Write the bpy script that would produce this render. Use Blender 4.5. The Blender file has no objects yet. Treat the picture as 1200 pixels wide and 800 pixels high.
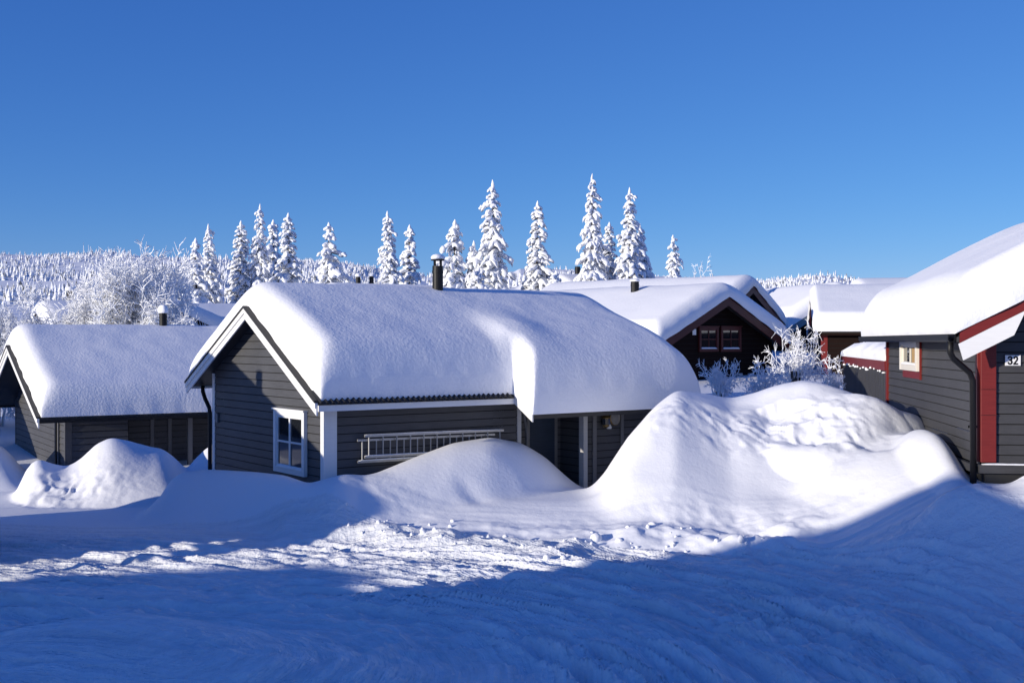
import bpy, math, random
import numpy as np
from mathutils import Matrix, Vector

SC = bpy.context.scene
COL = SC.collection
F = 1350.0
CZ = 3.3
R = math.radians
rnd = random.Random(7)
SUN_AZ = (-0.815, -0.580)          # horizontal direction towards the sun
SUN_EL = 10.3


def px(x, y, Y):
    """Point seen at photo pixel (x, y) at depth Y."""
    return ((x - 600) / F * Y, Y, CZ - (y - 400) / F * Y)


# ---------------------------------------------------------------- materials
def new_mat(name):
    m = bpy.data.materials.new(name)
    m.use_nodes = True
    nt = m.node_tree
    return m, nt, nt.nodes['Principled BSDF']


def N(nt, kind, **kw):
    n = nt.nodes.new(kind)
    for k, v in kw.items():
        if k in n.inputs:
            n.inputs[k].default_value = v
        else:
            setattr(n, k, v)
    return n


def snow_mat(name, grain=0.5, coarse=0.25, gscale=14.0, cscale=2.2, col=(0.90, 0.91, 0.935)):
    m, nt, b = new_mat(name)
    b.inputs['Base Color'].default_value = (*col, 1)
    b.inputs['Roughness'].default_value = 0.75
    b.inputs['Specular IOR Level'].default_value = 0.25
    tc = N(nt, 'ShaderNodeTexCoord')
    n1 = N(nt, 'ShaderNodeTexNoise', Scale=gscale, Detail=3.0, Roughness=0.6)
    n2 = N(nt, 'ShaderNodeTexNoise', Scale=cscale, Detail=4.0, Roughness=0.5)
    nt.links.new(tc.outputs['Object'], n1.inputs['Vector'])
    nt.links.new(tc.outputs['Object'], n2.inputs['Vector'])
    b1 = N(nt, 'ShaderNodeBump', Strength=grain, Distance=0.02)
    b2 = N(nt, 'ShaderNodeBump', Strength=min(coarse, 1.0), Distance=0.08 if coarse < .9 else 0.05)
    nt.links.new(n1.outputs['Fac'], b1.inputs['Height'])
    nt.links.new(n2.outputs['Fac'], b2.inputs['Height'])
    nt.links.new(b1.outputs['Normal'], b2.inputs['Normal'])
    nt.links.new(b2.outputs['Normal'], b.inputs['Normal'])
    return m


def paint_mat(name, col, rough=0.55, var=0.25, streak=(3.0, 3.0, 40.0), bump=0.15, spec=0.3):
    """Painted timber: tone varies from board to board and along the grain."""
    m, nt, b = new_mat(name)
    tc = N(nt, 'ShaderNodeTexCoord')
    mp = N(nt, 'ShaderNodeMapping')
    mp.inputs['Scale'].default_value = streak
    nt.links.new(tc.outputs['Object'], mp.inputs['Vector'])
    n = N(nt, 'ShaderNodeTexNoise', Scale=1.0, Detail=5.0, Roughness=0.6)
    nt.links.new(mp.outputs['Vector'], n.inputs['Vector'])
    n2 = N(nt, 'ShaderNodeTexNoise', Scale=0.9, Detail=4.0, Roughness=0.6)
    nt.links.new(tc.outputs['Object'], n2.inputs['Vector'])
    ad = N(nt, 'ShaderNodeMath', operation='ADD')
    nt.links.new(n.outputs['Fac'], ad.inputs[0])
    nt.links.new(n2.outputs['Fac'], ad.inputs[1])
    mr = N(nt, 'ShaderNodeMapRange')
    mr.inputs['From Min'].default_value = 0.6
    mr.inputs['From Max'].default_value = 1.4
    mr.inputs['To Min'].default_value = 1 - var
    mr.inputs['To Max'].default_value = 1 + var
    nt.links.new(ad.outputs[0], mr.inputs['Value'])
    vm = N(nt, 'ShaderNodeVectorMath', operation='SCALE')
    vm.inputs[0].default_value = col
    nt.links.new(mr.outputs['Result'], vm.inputs['Scale'])
    nt.links.new(vm.outputs['Vector'], b.inputs['Base Color'])
    b.inputs['Roughness'].default_value = rough
    b.inputs['Specular IOR Level'].default_value = spec
    bp = N(nt, 'ShaderNodeBump', Strength=bump, Distance=0.01)
    nt.links.new(n.outputs['Fac'], bp.inputs['Height'])
    nt.links.new(bp.outputs['Normal'], b.inputs['Normal'])
    return m


def plain_mat(name, col, rough=0.5, metal=0.0, spec=0.5):
    m, nt, b = new_mat(name)
    tc = N(nt, 'ShaderNodeTexCoord')
    n = N(nt, 'ShaderNodeTexNoise', Scale=9.0, Detail=4.0)
    nt.links.new(tc.outputs['Object'], n.inputs['Vector'])
    mr = N(nt, 'ShaderNodeMapRange')
    mr.inputs['To Min'].default_value = 0.82
    mr.inputs['To Max'].default_value = 1.18
    nt.links.new(n.outputs['Fac'], mr.inputs['Value'])
    vm = N(nt, 'ShaderNodeVectorMath', operation='SCALE')
    vm.inputs[0].default_value = col
    nt.links.new(mr.outputs['Result'], vm.inputs['Scale'])
    nt.links.new(vm.outputs['Vector'], b.inputs['Base Color'])
    b.inputs['Roughness'].default_value = rough
    b.inputs['Metallic'].default_value = metal
    b.inputs['Specular IOR Level'].default_value = spec
    return m


def laden_mat(name, dark, cover=-0.15, nscale=3.0, snow=(0.86, 0.88, 0.92)):
    """Snow lying on whatever faces up, the needles or bark showing below it."""
    m, nt, b = new_mat(name)
    g = N(nt, 'ShaderNodeNewGeometry')
    sp = N(nt, 'ShaderNodeSeparateXYZ')
    nt.links.new(g.outputs['Normal'], sp.inputs[0])
    tc = N(nt, 'ShaderNodeTexCoord')
    n = N(nt, 'ShaderNodeTexNoise', Scale=nscale, Detail=4.0, Roughness=0.7)
    nt.links.new(tc.outputs['Object'], n.inputs['Vector'])
    a = N(nt, 'ShaderNodeMath', operation='MULTIPLY_ADD')
    a.inputs[1].default_value = 1.7
    a.inputs[2].default_value = -0.85
    nt.links.new(n.outputs['Fac'], a.inputs[0])
    s = N(nt, 'ShaderNodeMath', operation='ADD')
    nt.links.new(sp.outputs['Z'], s.inputs[0])
    nt.links.new(a.outputs[0], s.inputs[1])
    mr = N(nt, 'ShaderNodeMapRange')
    mr.inputs['From Min'].default_value = cover - 0.08
    mr.inputs['From Max'].default_value = cover + 0.08
    nt.links.new(s.outputs[0], mr.inputs['Value'])
    mx = N(nt, 'ShaderNodeMix', data_type='RGBA')
    mx.inputs['A'].default_value = (*dark, 1)
    mx.inputs[6].default_value = (*dark, 1)
    mx.inputs[7].default_value = (*snow, 1)
    nt.links.new(mr.outputs['Result'], mx.inputs['Factor'])
    nt.links.new(mx.outputs[2], b.inputs['Base Color'])
    b.inputs['Roughness'].default_value = 0.8
    b.inputs['Specular IOR Level'].default_value = 0.2
    return m


M = {}
M['snow_ground'] = snow_mat('snow_ground', 0.35, 0.06, 13.0, 2.2)
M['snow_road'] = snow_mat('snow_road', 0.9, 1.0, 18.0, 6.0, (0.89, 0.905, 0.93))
_nt = M['snow_road'].node_tree
_at = N(_nt, 'ShaderNodeAttribute', attribute_name='packed_shade')
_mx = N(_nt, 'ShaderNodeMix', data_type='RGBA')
_mx.inputs[6].default_value = (0.95, 0.955, 0.965, 1)      # loose snow; lightened on rut ridges to paint in their highlight
_mx.inputs[7].default_value = (0.80, 0.83, 0.865, 1)       # snow pressed by wheels, darkened further to paint shade into the ruts
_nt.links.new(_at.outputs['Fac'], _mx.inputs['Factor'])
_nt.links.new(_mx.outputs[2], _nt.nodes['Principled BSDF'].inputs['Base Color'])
# fine parallel scrape lines left by the plough and by tyres: rings round the turning place, straight lines further left


def _math(op, a, b=None):
    n = _nt.nodes.new('ShaderNodeMath')
    n.operation = op
    for k, v in enumerate((a, b)):
        if v is None:
            continue
        if isinstance(v, (int, float)):
            n.inputs[k].default_value = v
        else:
            _nt.links.new(v, n.inputs[k])
    return n.outputs[0]


_tc = N(_nt, 'ShaderNodeTexCoord')
_sp = N(_nt, 'ShaderNodeSeparateXYZ')
_nt.links.new(_tc.outputs['Object'], _sp.inputs[0])
_x, _y = _sp.outputs['X'], _sp.outputs['Y']
_dx, _dy = _math('ADD', _x, 3.2), _math('SUBTRACT', _y, 11.2)
_rho = _math('SQRT', _math('ADD', _math('MULTIPLY', _dx, _dx), _math('MULTIPLY', _dy, _dy)))
_th = _math('ARCTAN2', _dy, _dx)


def _lines(u, v, su, sv):
    c = N(_nt, 'ShaderNodeCombineXYZ')
    _nt.links.new(_math('MULTIPLY', u, su), c.inputs[0])
    _nt.links.new(_math('MULTIPLY', v, sv), c.inputs[1])
    n = N(_nt, 'ShaderNodeTexNoise', Scale=1.0, Detail=3.0, Roughness=0.65)
    _nt.links.new(c.outputs[0], n.inputs['Vector'])
    return n.outputs['Fac']


_arc = _lines(_rho, _th, 7.5, 1.3)
_str = _lines(_math('ADD', _math('MULTIPLY', _x, 0.30), _math('MULTIPLY', _y, 0.95)), _x, 7.5, 0.35)
_w = N(_nt, 'ShaderNodeMapRange')
_w.inputs['From Min'].default_value = -4.5
_w.inputs['From Max'].default_value = -2.0
_nt.links.new(_x, _w.inputs['Value'])
_h = N(_nt, 'ShaderNodeMix', data_type='FLOAT')
_nt.links.new(_w.outputs['Result'], _h.inputs[0])
_nt.links.new(_str, _h.inputs[2])
_nt.links.new(_arc, _h.inputs[3])
_bp = N(_nt, 'ShaderNodeBump', Strength=0.6, Distance=0.11)
_fd = N(_nt, 'ShaderNodeMapRange')          # the scraping stops where the snow rises to the right
for _k, _v in (('From Min', 4.2), ('From Max', 6.2), ('To Min', 1.0), ('To Max', 0.08)):
    _fd.inputs[_k].default_value = _v
_nt.links.new(_math('ADD', _x, _math('MULTIPLY', _math('SUBTRACT', _y, 13.0), 0.25)), _fd.inputs['Value'])
_nt.links.new(_math('MULTIPLY', _fd.outputs['Result'], 0.65), _bp.inputs['Strength'])
_nt.links.new(_h.outputs[0], _bp.inputs['Height'])
_pb = _nt.nodes['Principled BSDF']
_old = _pb.inputs['Normal'].links[0].from_socket
_nt.links.new(_old, _bp.inputs['Normal'])
_nt.links.new(_bp.outputs['Normal'], _pb.inputs['Normal'])
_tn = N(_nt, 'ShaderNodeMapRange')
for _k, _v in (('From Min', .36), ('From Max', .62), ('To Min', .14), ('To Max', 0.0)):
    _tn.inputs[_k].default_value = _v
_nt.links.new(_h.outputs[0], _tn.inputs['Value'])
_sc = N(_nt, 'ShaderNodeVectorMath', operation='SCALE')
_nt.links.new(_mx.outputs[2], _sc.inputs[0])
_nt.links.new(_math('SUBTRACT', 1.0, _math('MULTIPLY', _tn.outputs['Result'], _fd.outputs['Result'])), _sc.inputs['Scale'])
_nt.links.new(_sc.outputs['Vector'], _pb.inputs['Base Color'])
M['snow_roof'] = snow_mat('snow_roof', 0.55, 0.05, 15.0, 1.3)
M['snow_small'] = snow_mat('snow_small', 0.4, 0.2, 12.0, 3.0)
M['char'] = paint_mat('charcoal_boards', (0.074, 0.075, 0.081))
M['char2'] = paint_mat('grey_boards', (0.054, 0.054, 0.058))
M['brown'] = paint_mat('dark_brown_boards', (0.014, 0.007, 0.006), .8, spec=.08)
M['white'] = paint_mat('white_paint', (0.78, 0.78, 0.77), 0.5, 0.06)
M['grey_trim'] = paint_mat('grey_trim', (0.16, 0.16, 0.165), 0.5, 0.15)
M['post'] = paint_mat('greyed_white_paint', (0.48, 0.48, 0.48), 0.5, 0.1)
M['dim'] = paint_mat('dim_grey_paint', (0.06, 0.05, 0.05))
M['cream'] = paint_mat('cream_paint', (0.74, 0.70, 0.63), 0.5, 0.06)
M['red'] = paint_mat('red_paint', (0.17, 0.02, 0.018), 0.45, 0.2)
M['dred'] = paint_mat('dark_red_paint', (0.075, 0.012, 0.012), 0.5, 0.2)
M['green_trim'] = paint_mat('grey_green_paint', (0.2, 0.26, 0.27), 0.5, 0.15)
M['joint'] = plain_mat('open_joint', (0.006, 0.006, 0.006), 0.9)
M['roof'] = plain_mat('black_roofing', (0.02, 0.02, 0.021), 0.6)
M['metal'] = plain_mat('black_metal', (0.008, 0.008, 0.009), 0.5, 0.0, 0.3)
M['alu'] = plain_mat('aluminium', (0.36, 0.36, 0.36), 0.45, 0.6)
M['door'] = paint_mat('blue_door_paint', (0.018, 0.032, 0.06))
M['brass'] = plain_mat('aged_brass', (0.22, 0.15, 0.06), 0.4, 0.7)
M['ceramic'] = plain_mat('grey_ceramic', (0.28, 0.27, 0.25), 0.35)
M['curtain'] = plain_mat('curtain_cloth', (0.42, 0.27, 0.12), 0.8)
M['ink'] = plain_mat('black_figures', (0.01, 0.01, 0.01), 0.5)
M['plate'] = plain_mat('white_plate', (0.8, 0.8, 0.79), 0.35)
M['box'] = plain_mat('pale_grey_box', (0.5, 0.5, 0.5), 0.5)
M['glass'] = plain_mat('window_glass', (0.012, 0.014, 0.017), 0.04, 0.0, 0.9)
M['spruce'] = laden_mat('snow_laden_needles', (0.13, 0.132, 0.12), -0.88, 2.0)
M['frost'] = laden_mat('hoar_frost_twigs', (0.35, 0.33, 0.33), -0.95, 6.0, (.9, .91, .93))
M['forest'] = laden_mat('snowy_forest', (0.13, 0.14, 0.15), 0.14, 0.6)
M['bark'] = plain_mat('bark', (0.06, 0.05, 0.042), 0.85)


# ---------------------------------------------------------------- mesh helpers
def link_mesh(name, v, f, mat, parent=None, smooth=False):
    me = bpy.data.meshes.new(name)
    me.from_pydata([tuple(map(float, p)) for p in v], [], [tuple(map(int, q)) for q in f])
    me.update()
    if smooth:
        me.polygons.foreach_set('use_smooth', [True] * len(me.polygons))
    me.materials.append(mat)
    o = bpy.data.objects.new(name, me)
    COL.objects.link(o)
    if parent:
        o.parent = parent
    return o


def np_mesh(name, v, quads, mat, parent=None, smooth=True, tris=None):
    me = bpy.data.meshes.new(name)
    v = np.asarray(v, np.float32)
    q = np.asarray(quads, np.int32).reshape(-1, 4)
    t = np.zeros((0, 3), np.int32) if tris is None else np.asarray(tris, np.int32).reshape(-1, 3)
    me.vertices.add(len(v))
    me.vertices.foreach_set('co', v.ravel())
    nl = q.size + t.size
    me.loops.add(nl)
    me.loops.foreach_set('vertex_index', np.concatenate([q.ravel(), t.ravel()]))
    np_ = len(q) + len(t)
    me.polygons.add(np_)
    st = np.concatenate([np.arange(len(q)) * 4, q.size + np.arange(len(t)) * 3]).astype(np.int32)
    me.polygons.foreach_set('loop_start', st)
    me.polygons.foreach_set('use_smooth', np.full(np_, smooth))
    me.update(calc_edges=True)
    me.validate()
    me.materials.append(mat)
    o = bpy.data.objects.new(name, me)
    COL.objects.link(o)
    if parent:
        o.parent = parent
    return o


class MB:
    def __init__(s):
        s.v = []
        s.f = []
        s.dark = set()          # faces that are open joints

    def poly(s, pts):
        n = len(s.v)
        s.v += [tuple(p) for p in pts]
        s.f.append(tuple(range(n, n + len(pts))))

    def box(s, a, b):
        (x0, y0, z0), (x1, y1, z1) = a, b
        n = len(s.v)
        s.v += [(x0, y0, z0), (x1, y0, z0), (x1, y1, z0), (x0, y1, z0), (x0, y0, z1), (x1, y0, z1), (x1, y1, z1), (x0, y1, z1)]
        s.f += [tuple(n + i for i in q) for q in ((0, 3, 2, 1), (4, 5, 6, 7), (0, 1, 5, 4), (1, 2, 6, 5), (2, 3, 7, 6), (3, 0, 4, 7))]

    def obox(s, o, U, V, W, u, v, w):
        """box in the frame o + U,V,W with (lo, hi) ranges"""
        o, U, V, W = map(Vector, (o, U, V, W))
        n = len(s.v)
        for (i, j, k) in ((0, 0, 0), (1, 0, 0), (1, 1, 0), (0, 1, 0), (0, 0, 1), (1, 0, 1), (1, 1, 1), (0, 1, 1)):
            s.v.append(tuple(o + U * u[i] + V * v[j] + W * w[k]))
        s.f += [tuple(n + i for i in q) for q in ((0, 3, 2, 1), (4, 5, 6, 7), (0, 1, 5, 4), (1, 2, 6, 5), (2, 3, 7, 6), (3, 0, 4, 7))]

    def prism(s, pts, d):
        """extrude polygon pts by vector d"""
        n = len(s.v)
        k = len(pts)
        d = Vector(d)
        s.v += [tuple(p) for p in pts] + [tuple(Vector(p) + d) for p in pts]
        s.f.append(tuple(range(n + k - 1, n - 1, -1)))
        s.f.append(tuple(range(n + k, n + 2 * k)))
        for i in range(k):
            j = (i + 1) % k
            s.f.append((n + i, n + j, n + k + j, n + k + i))

    def tube(s, path, rad, sides=10, cap=True):
        path = [Vector(p) for p in path]
        if not hasattr(rad, '__len__'):
            rad = [rad] * len(path)
        n0 = len(s.v)
        for i, p in enumerate(path):
            d = (path[min(i + 1, len(path) - 1)] - path[max(i - 1, 0)]).normalized()
            a = d.orthogonal().normalized() if abs(d.z) > 0.95 else d.cross(Vector((0, 0, 1))).normalized()
            b = d.cross(a)
            for k in range(sides):
                t = 2 * math.pi * k / sides
                s.v.append(tuple(p + (a * math.cos(t) + b * math.sin(t)) * rad[i]))
        for i in range(len(path) - 1):
            for k in range(sides):
                j = (k + 1) % sides
                s.f.append((n0 + i * sides + k, n0 + i * sides + j, n0 + (i + 1) * sides + j, n0 + (i + 1) * sides + k))
        if cap:
            s.f.append(tuple(n0 + k for k in reversed(range(sides))))
            m = n0 + (len(path) - 1) * sides
            s.f.append(tuple(m + k for k in range(sides)))

    def lathe(s, c, prof, sides=16):
        n0 = len(s.v)
        for (r, z) in prof:
            for k in range(sides):
                t = 2 * math.pi * k / sides
                s.v.append((c[0] + r * math.cos(t), c[1] + r * math.sin(t), c[2] + z))
        for i in range(len(prof) - 1):
            for k in range(sides):
                j = (k + 1) % sides
                s.f.append((n0 + i * sides + k, n0 + i * sides + j, n0 + (i + 1) * sides + j, n0 + (i + 1) * sides + k))
        s.f.append(tuple(n0 + k for k in reversed(range(sides))))
        m = n0 + (len(prof) - 1) * sides
        s.f.append(tuple(m + k for k in range(sides)))

    def build(s, name, mat, parent=None, smooth=False, bevel=0.0):
        o = link_mesh(name, s.v, s.f, mat, parent, smooth)
        if s.dark:
            o.data.materials.append(M['joint'])
            for k in s.dark:
                o.data.polygons[k].material_index = 1
        if bevel:
            b = o.modifiers.new('bevel', 'BEVEL')
            b.width = bevel
            b.segments = 2
            b.limit_method = 'ANGLE'
        return o


def tag(o, label, cat=None, group=None, kind=None):
    o['label'] = label
    if cat:
        o['category'] = cat
    if group:
        o['group'] = group
    if kind:
        o['kind'] = kind
    return o


def empty(name, loc=(0, 0, 0), rz=0.0):
    o = bpy.data.objects.new(name, None)
    COL.objects.link(o)
    o.location = loc
    o.rotation_euler = (0, 0, rz)
    o.empty_display_size = 0.3
    return o


def copy_tree(o, parent=None):
    c = o.copy()
    COL.objects.link(c)
    if parent:
        c.parent = parent
    for ch in list(o.children):
        copy_tree(ch, c)
    return c


# ---------------------------------------------------------------- noise
def _hash(ix, iy, seed):
    h = (ix.astype(np.int64) * 374761393 + iy.astype(np.int64) * 668265263 + seed * 1442695041) & 0xFFFFFFFF
    h = ((h ^ (h >> 13)) * 1274126177) & 0xFFFFFFFF
    h = (h ^ (h >> 16)) & 0xFFFFFFFF
    return h.astype(np.float64) / 4294967295.0


def vnoise(x, y, seed=0):
    """smooth gradient noise in about -1..1"""
    ix = np.floor(x)
    iy = np.floor(y)
    fx = x - ix
    fy = y - iy
    u = fx * fx * fx * (fx * (fx * 6 - 15) + 10)
    w = fy * fy * fy * (fy * (fy * 6 - 15) + 10)

    def g(dx, dy):
        a = _hash(ix + dx, iy + dy, seed) * 2 * np.pi
        return np.cos(a) * (fx - dx) + np.sin(a) * (fy - dy)
    n0 = g(0, 0) * (1 - u) + g(1, 0) * u
    n1 = g(0, 1) * (1 - u) + g(1, 1) * u
    return (n0 * (1 - w) + n1 * w) * 1.5


def fbm(x, y, oct=4, seed=0, gain=0.5):
    t = 0
    a = 1.0
    for i in range(oct):
        t = t + a * vnoise(x * 2 ** i + 17.3 * i, y * 2 ** i - 9.1 * i, seed + i)
        a *= gain
    return t


def sst(a, b, x):
    t = np.clip((x - a) / (b - a), 0, 1)
    return t * t * (3 - 2 * t)


def smax(a, b, k):
    h = np.clip(0.5 + 0.5 * (b - a) / k, 0, 1)
    return a * (1 - h) + b * h + k * h * (1 - h)


# ---------------------------------------------------------------- terrain
SKY_X = [-600, -200, 0, 60, 130, 200, 300, 400, 440, 500, 560, 620, 660, 700, 800, 860, 900, 940, 980, 1005, 1060, 1300, 1800]
SKY_Y = [294, 294, 294, 297, 294, 296, 301, 303, 309, 321, 317, 313, 313, 318, 328, 331, 328, 323, 325, 332, 337, 340, 338]


def ridge(X, Y, z, pts, prof='cos', k=0.15):
    """Raise z to a mound whose crest runs through pts = (px, py, depth, width towards the viewer, width behind)."""
    P = []
    for p in pts:
        w = px(p[0], p[1], p[2])
        P.append((w[0], w[1], w[2], p[3], p[4]))
    P = np.array(P)
    bx0, bx1 = P[:, 0].min() - 6, P[:, 0].max() + 6
    by0, by1 = P[:, 1].min() - 6, P[:, 1].max() + 6
    m = (X > bx0) & (X < bx1) & (Y > by0) & (Y < by1)
    if not m.any():
        return z
    x, y, zb = X[m], Y[m], z[m]
    bd = np.full(x.shape, 1e9)
    bh = np.zeros(x.shape)
    bw = np.ones(x.shape)
    segs = [(P[i], P[i + 1]) for i in range(len(P) - 1)] if len(P) > 1 else [(P[0], P[0] + np.array([1e-3, 0, 0, 0, 0]))]
    acc_w = np.zeros(x.shape)
    acc_h = np.zeros(x.shape)
    for a, b in segs:
        ex, ey = b[0] - a[0], b[1] - a[1]
        t = np.clip(((x - a[0]) * ex + (y - a[1]) * ey) / (ex * ex + ey * ey + 1e-9), 0, 1)
        qx, qy = a[0] + t * ex, a[1] + t * ey
        wf = a[3] + t * (b[3] - a[3])
        wb = a[4] + t * (b[4] - a[4])
        hh = a[2] + t * (b[2] - a[2])
        dx, dy = x - qx, y - qy
        w = np.where(dy < 0, wf, wb)
        w = wb + (wf - wb) * sst(0.6, -0.6, dy / (np.abs(dx) + np.abs(dy) + 1e-6)) if False else w
        d = np.sqrt(dx * dx + dy * dy) / w
        wt = 1.0 / (d ** 4 + 1e-3)
        acc_w += wt
        acc_h += wt * hh
        bd = np.minimum(bd, d)
    bh = acc_h / acc_w
    q = np.clip(bd, 0, 1)
    if prof == 'cos':
        f = 0.5 + 0.5 * np.cos(np.pi * q)
    elif prof == 'lin':
        f = 0.35 * (1 - q) + 0.65 * (0.5 + 0.5 * np.cos(np.pi * q))
    else:
        f = (1 - q ** 2.4) ** 1.2
    val = zb + (bh - zb) * f
    z = z.copy()
    z[m] = np.where(f > 0, smax(zb, val, k) - k * 0.25 * np.exp(-((val - zb) / k) ** 2), zb)
    return z


LAST = {}


def mound(X, Y, zb, H, rows, back, lin):
    """Heap of snow: rows of (column, crest row, crest depth, toe depth); lin = share of straight slope in its front."""
    rows = np.array(rows, float)
    uu = np.arange(rows[0, 0] - 30, rows[-1, 0] + 31, 1.5)
    ker = np.exp(-np.linspace(-2.2, 2.2, 25) ** 2)
    ker /= ker.sum()
    c = []
    for k in (1, 2, 3):
        w = np.interp(uu, rows[:, 0], rows[:, k])
        w = np.convolve(np.pad(w, 12, 'edge'), ker, 'valid')
        c.append(w)
    U = X / np.maximum(Y, 5.0) * F + 600
    yc, Yc, Yt = (np.interp(U, uu, w) for w in c)
    fade = sst(rows[0, 0] - 28, rows[0, 0], U) * sst(rows[-1, 0] + 28, rows[-1, 0], U)
    zc = CZ - (yc - 400) / F * Yc
    t = np.clip((Y - Yt) / (Yc - Yt), 0, 1)
    f = np.where(Y < Yc, (1 - lin) * t * t * (3 - 2 * t) + lin * np.sin(t * np.pi / 2), 0.5 + 0.5 * np.cos(np.pi * np.clip((Y - Yc) / back, 0, 1)))
    n = np.maximum(zc - zb, 0) * f * fade
    n = np.where((U > uu[0]) & (U < uu[-1]) & (Y > 8) & (Y < 45), n, 0)
    k = np.minimum(0.14, 0.9 * np.minimum(H, n)) + 1e-5
    return smax(H, n, k) - 0.0


def terrain(X, Y, fine=True):
    A = X / np.maximum(Y, 1.0)
    z = np.zeros_like(X)
    # village slope
    z = z + 0.05 * np.clip(Y - 30, 0, 80)
    z = z - 0.28 * sst(-3.5, -9, X) * sst(18.5, 23.5, Y) * sst(44, 36, Y)
    z = z + np.maximum(1.5 * sst(26.5, 32, Y) * sst(0.5, 4.5, X), 1.1 * sst(14.2, 17.6, Y) * sst(4.4, 7.4, X))
    # hills
    ys = np.interp(A * F + 600, SKY_X, SKY_Y)
    zs = CZ + (400 - ys) / F * 620
    t = np.clip((Y - 110) / 510, 0, 1)
    hill = (zs - 6.0) * (0.25 * t + 0.75 * t ** 1.25)
    hill = hill * (1 - 0.5 * sst(640, 1400, Y))
    z = z + hill + sst(120, 260, Y) * sst(720, 500, Y) * 3.0 * fbm(X / 60, Y / 60, 3, 3) * 1.0
    # distant sides
    if not fine:
        return z
    # slight undulation of the untouched snow
    near = sst(60, 40, Y)
    z = z + near * 0.016 * fbm(X / 3.5, Y / 3.5, 2, 11)
    H = np.zeros_like(z)
    # apron of slid snow in front of the heaps
    H = 0.42 * sst(18.2, 20.9, Y) * sst(24, 22.5, Y) * sst(-3.2, -1.2, X) * sst(8.5, 6.0, X)
    # bank before the main gable
    H = mound(X, Y, z, H, [(185, 590, 22.6, 20.6), (198, 563, 22.8, 20.6), (214, 553, 22.9, 20.5), (245, 550, 22.6, 20.3), (300, 553, 21.5, 19.8), (335, 557, 20.8, 19.3), (362, 567, 20.4, 19.1),
                              (385, 560, 20.3, 18.9), (404, 555, 20.5, 18.9), (430, 557, 20.8, 19.0), (455, 560, 20.9, 19.2), (490, 574, 20.9, 19.4), (535, 592, 20.9, 19.6)], 1.8, 0.4)
    # mound below the ladder
    H = mound(X, Y, z, H, [(340, 592, 20.4, 18.8), (380, 582, 20.6, 18.8), (412, 570, 20.8, 18.9), (436, 556, 21.0, 19.0), (456, 548, 21.3, 19.2), (490, 534, 21.8, 19.5), (530, 519, 22.4, 19.9), (575, 512, 22.95, 20.3), (612, 519, 23.3, 20.6),
                              (640, 536, 23.6, 20.9), (660, 555, 23.8, 21.1), (678, 570, 23.9, 21.3), (702, 576, 24.0, 21.4)], 0.9, 0.7)
    # before the left cabin
    H = mound(X, Y, z, H, [(16, 588, 26.6, 25.2), (29, 550, 26.8, 25.1), (43, 536, 27, 25.0), (60, 543, 27.1, 24.9), (80, 547, 27.2, 24.9), (97, 536, 27.4, 24.9), (112, 520, 27.6, 24.8), (130, 512, 27.7, 24.8),
                              (150, 516, 27.8, 24.8), (175, 523, 28, 24.8), (193, 526, 28.1, 24.9), (207, 538, 28.2, 25), (222, 554, 28.3, 25.2)], 1.0, 0.5)
    H = mound(X, Y, z, H, [(-120, 518, 30.2, 27.6), (-20, 515, 30.2, 27.6), (4, 523, 30.2, 27.6), (16, 534, 30.2, 27.6), (26, 550, 30.2, 27.7), (40, 580, 30.2, 27.8)], 1.6, 0.4)
    H = mound(X, Y, z, H, [(214, 556, 28.4, 27.0), (226, 540, 28.6, 27.0), (240, 526, 28.8, 27.0), (262, 512, 29.2, 27.0), (310, 500, 29.8, 27.2)], 1.2, 0.4)
    # the big ploughed bank on the right
    H = mound(X, Y, z, H, [(660, 590, 21.9, 18.8), (690, 573, 22.1, 18.8), (706, 558, 22.2, 18.8), (718, 538, 22.4, 18.8), (730, 520, 22.5, 18.8), (744, 502, 22.7, 18.8), (768, 475, 23.0, 18.8), (792, 457, 23.3, 18.8),
                              (826, 461, 23.8, 18.8), (857, 467, 24.2, 18.8), (891, 459, 24.4, 18.8), (917, 450, 24.4, 18.8), (943, 445, 24.3, 18.8), (965, 449, 24.1, 18.7), (990, 459, 23.7, 18.6),
                              (1030, 470, 23.4, 18.4), (1060, 490, 22.6, 18.2), (1090, 520, 21.5, 18.0), (1124, 562, 19.5, 17.6)], 1.7, 0.6)
    H = mound(X, Y, z, H, [(1030, 522, 21.3, 19.6), (1055, 505, 20.9, 18.9), (1072, 502, 20.6, 18.5), (1090, 502, 20.2, 18.1), (1108, 516, 19.6, 17.6), (1124, 541, 18.9, 17.3), (1140, 568, 18.2, 17.0)], 0.8, 0.4)
    # the plough has cut a steep face into the bank
    U = X / np.maximum(Y, 5) * F + 600
    us = np.arange(700, 1101, 2.0)
    kk = np.exp(-np.linspace(-2, 2, 15) ** 2)
    kk /= kk.sum()
    sm = lambda xs_, ys_: np.interp(U, us, np.convolve(np.pad(np.interp(us, xs_, ys_), 7, 'edge'), kk, 'valid'))
    yc = sm([770, 800, 830, 870, 920, 960, 1000, 1030], [21.7, 21.85, 22.45, 22.8, 22.8, 22.4, 22.2, 22.3])
    dc = sm([880, 895, 908, 922, 945, 962, 985, 1005, 1035], [0, .14, .32, .46, .44, .16, .52, .36, 0])
    jag = 0.13 * vnoise(X * 2.3, Y * 0.6, 91) + 0.09 * vnoise(X * 5, Y * 1.2, 92)
    H = H - dc * sst(yc + .06 + jag, yc - .10 + jag, Y) * sst(yc - 2.6, yc - .3, Y) * (H > .2)
    z = z + H
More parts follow.
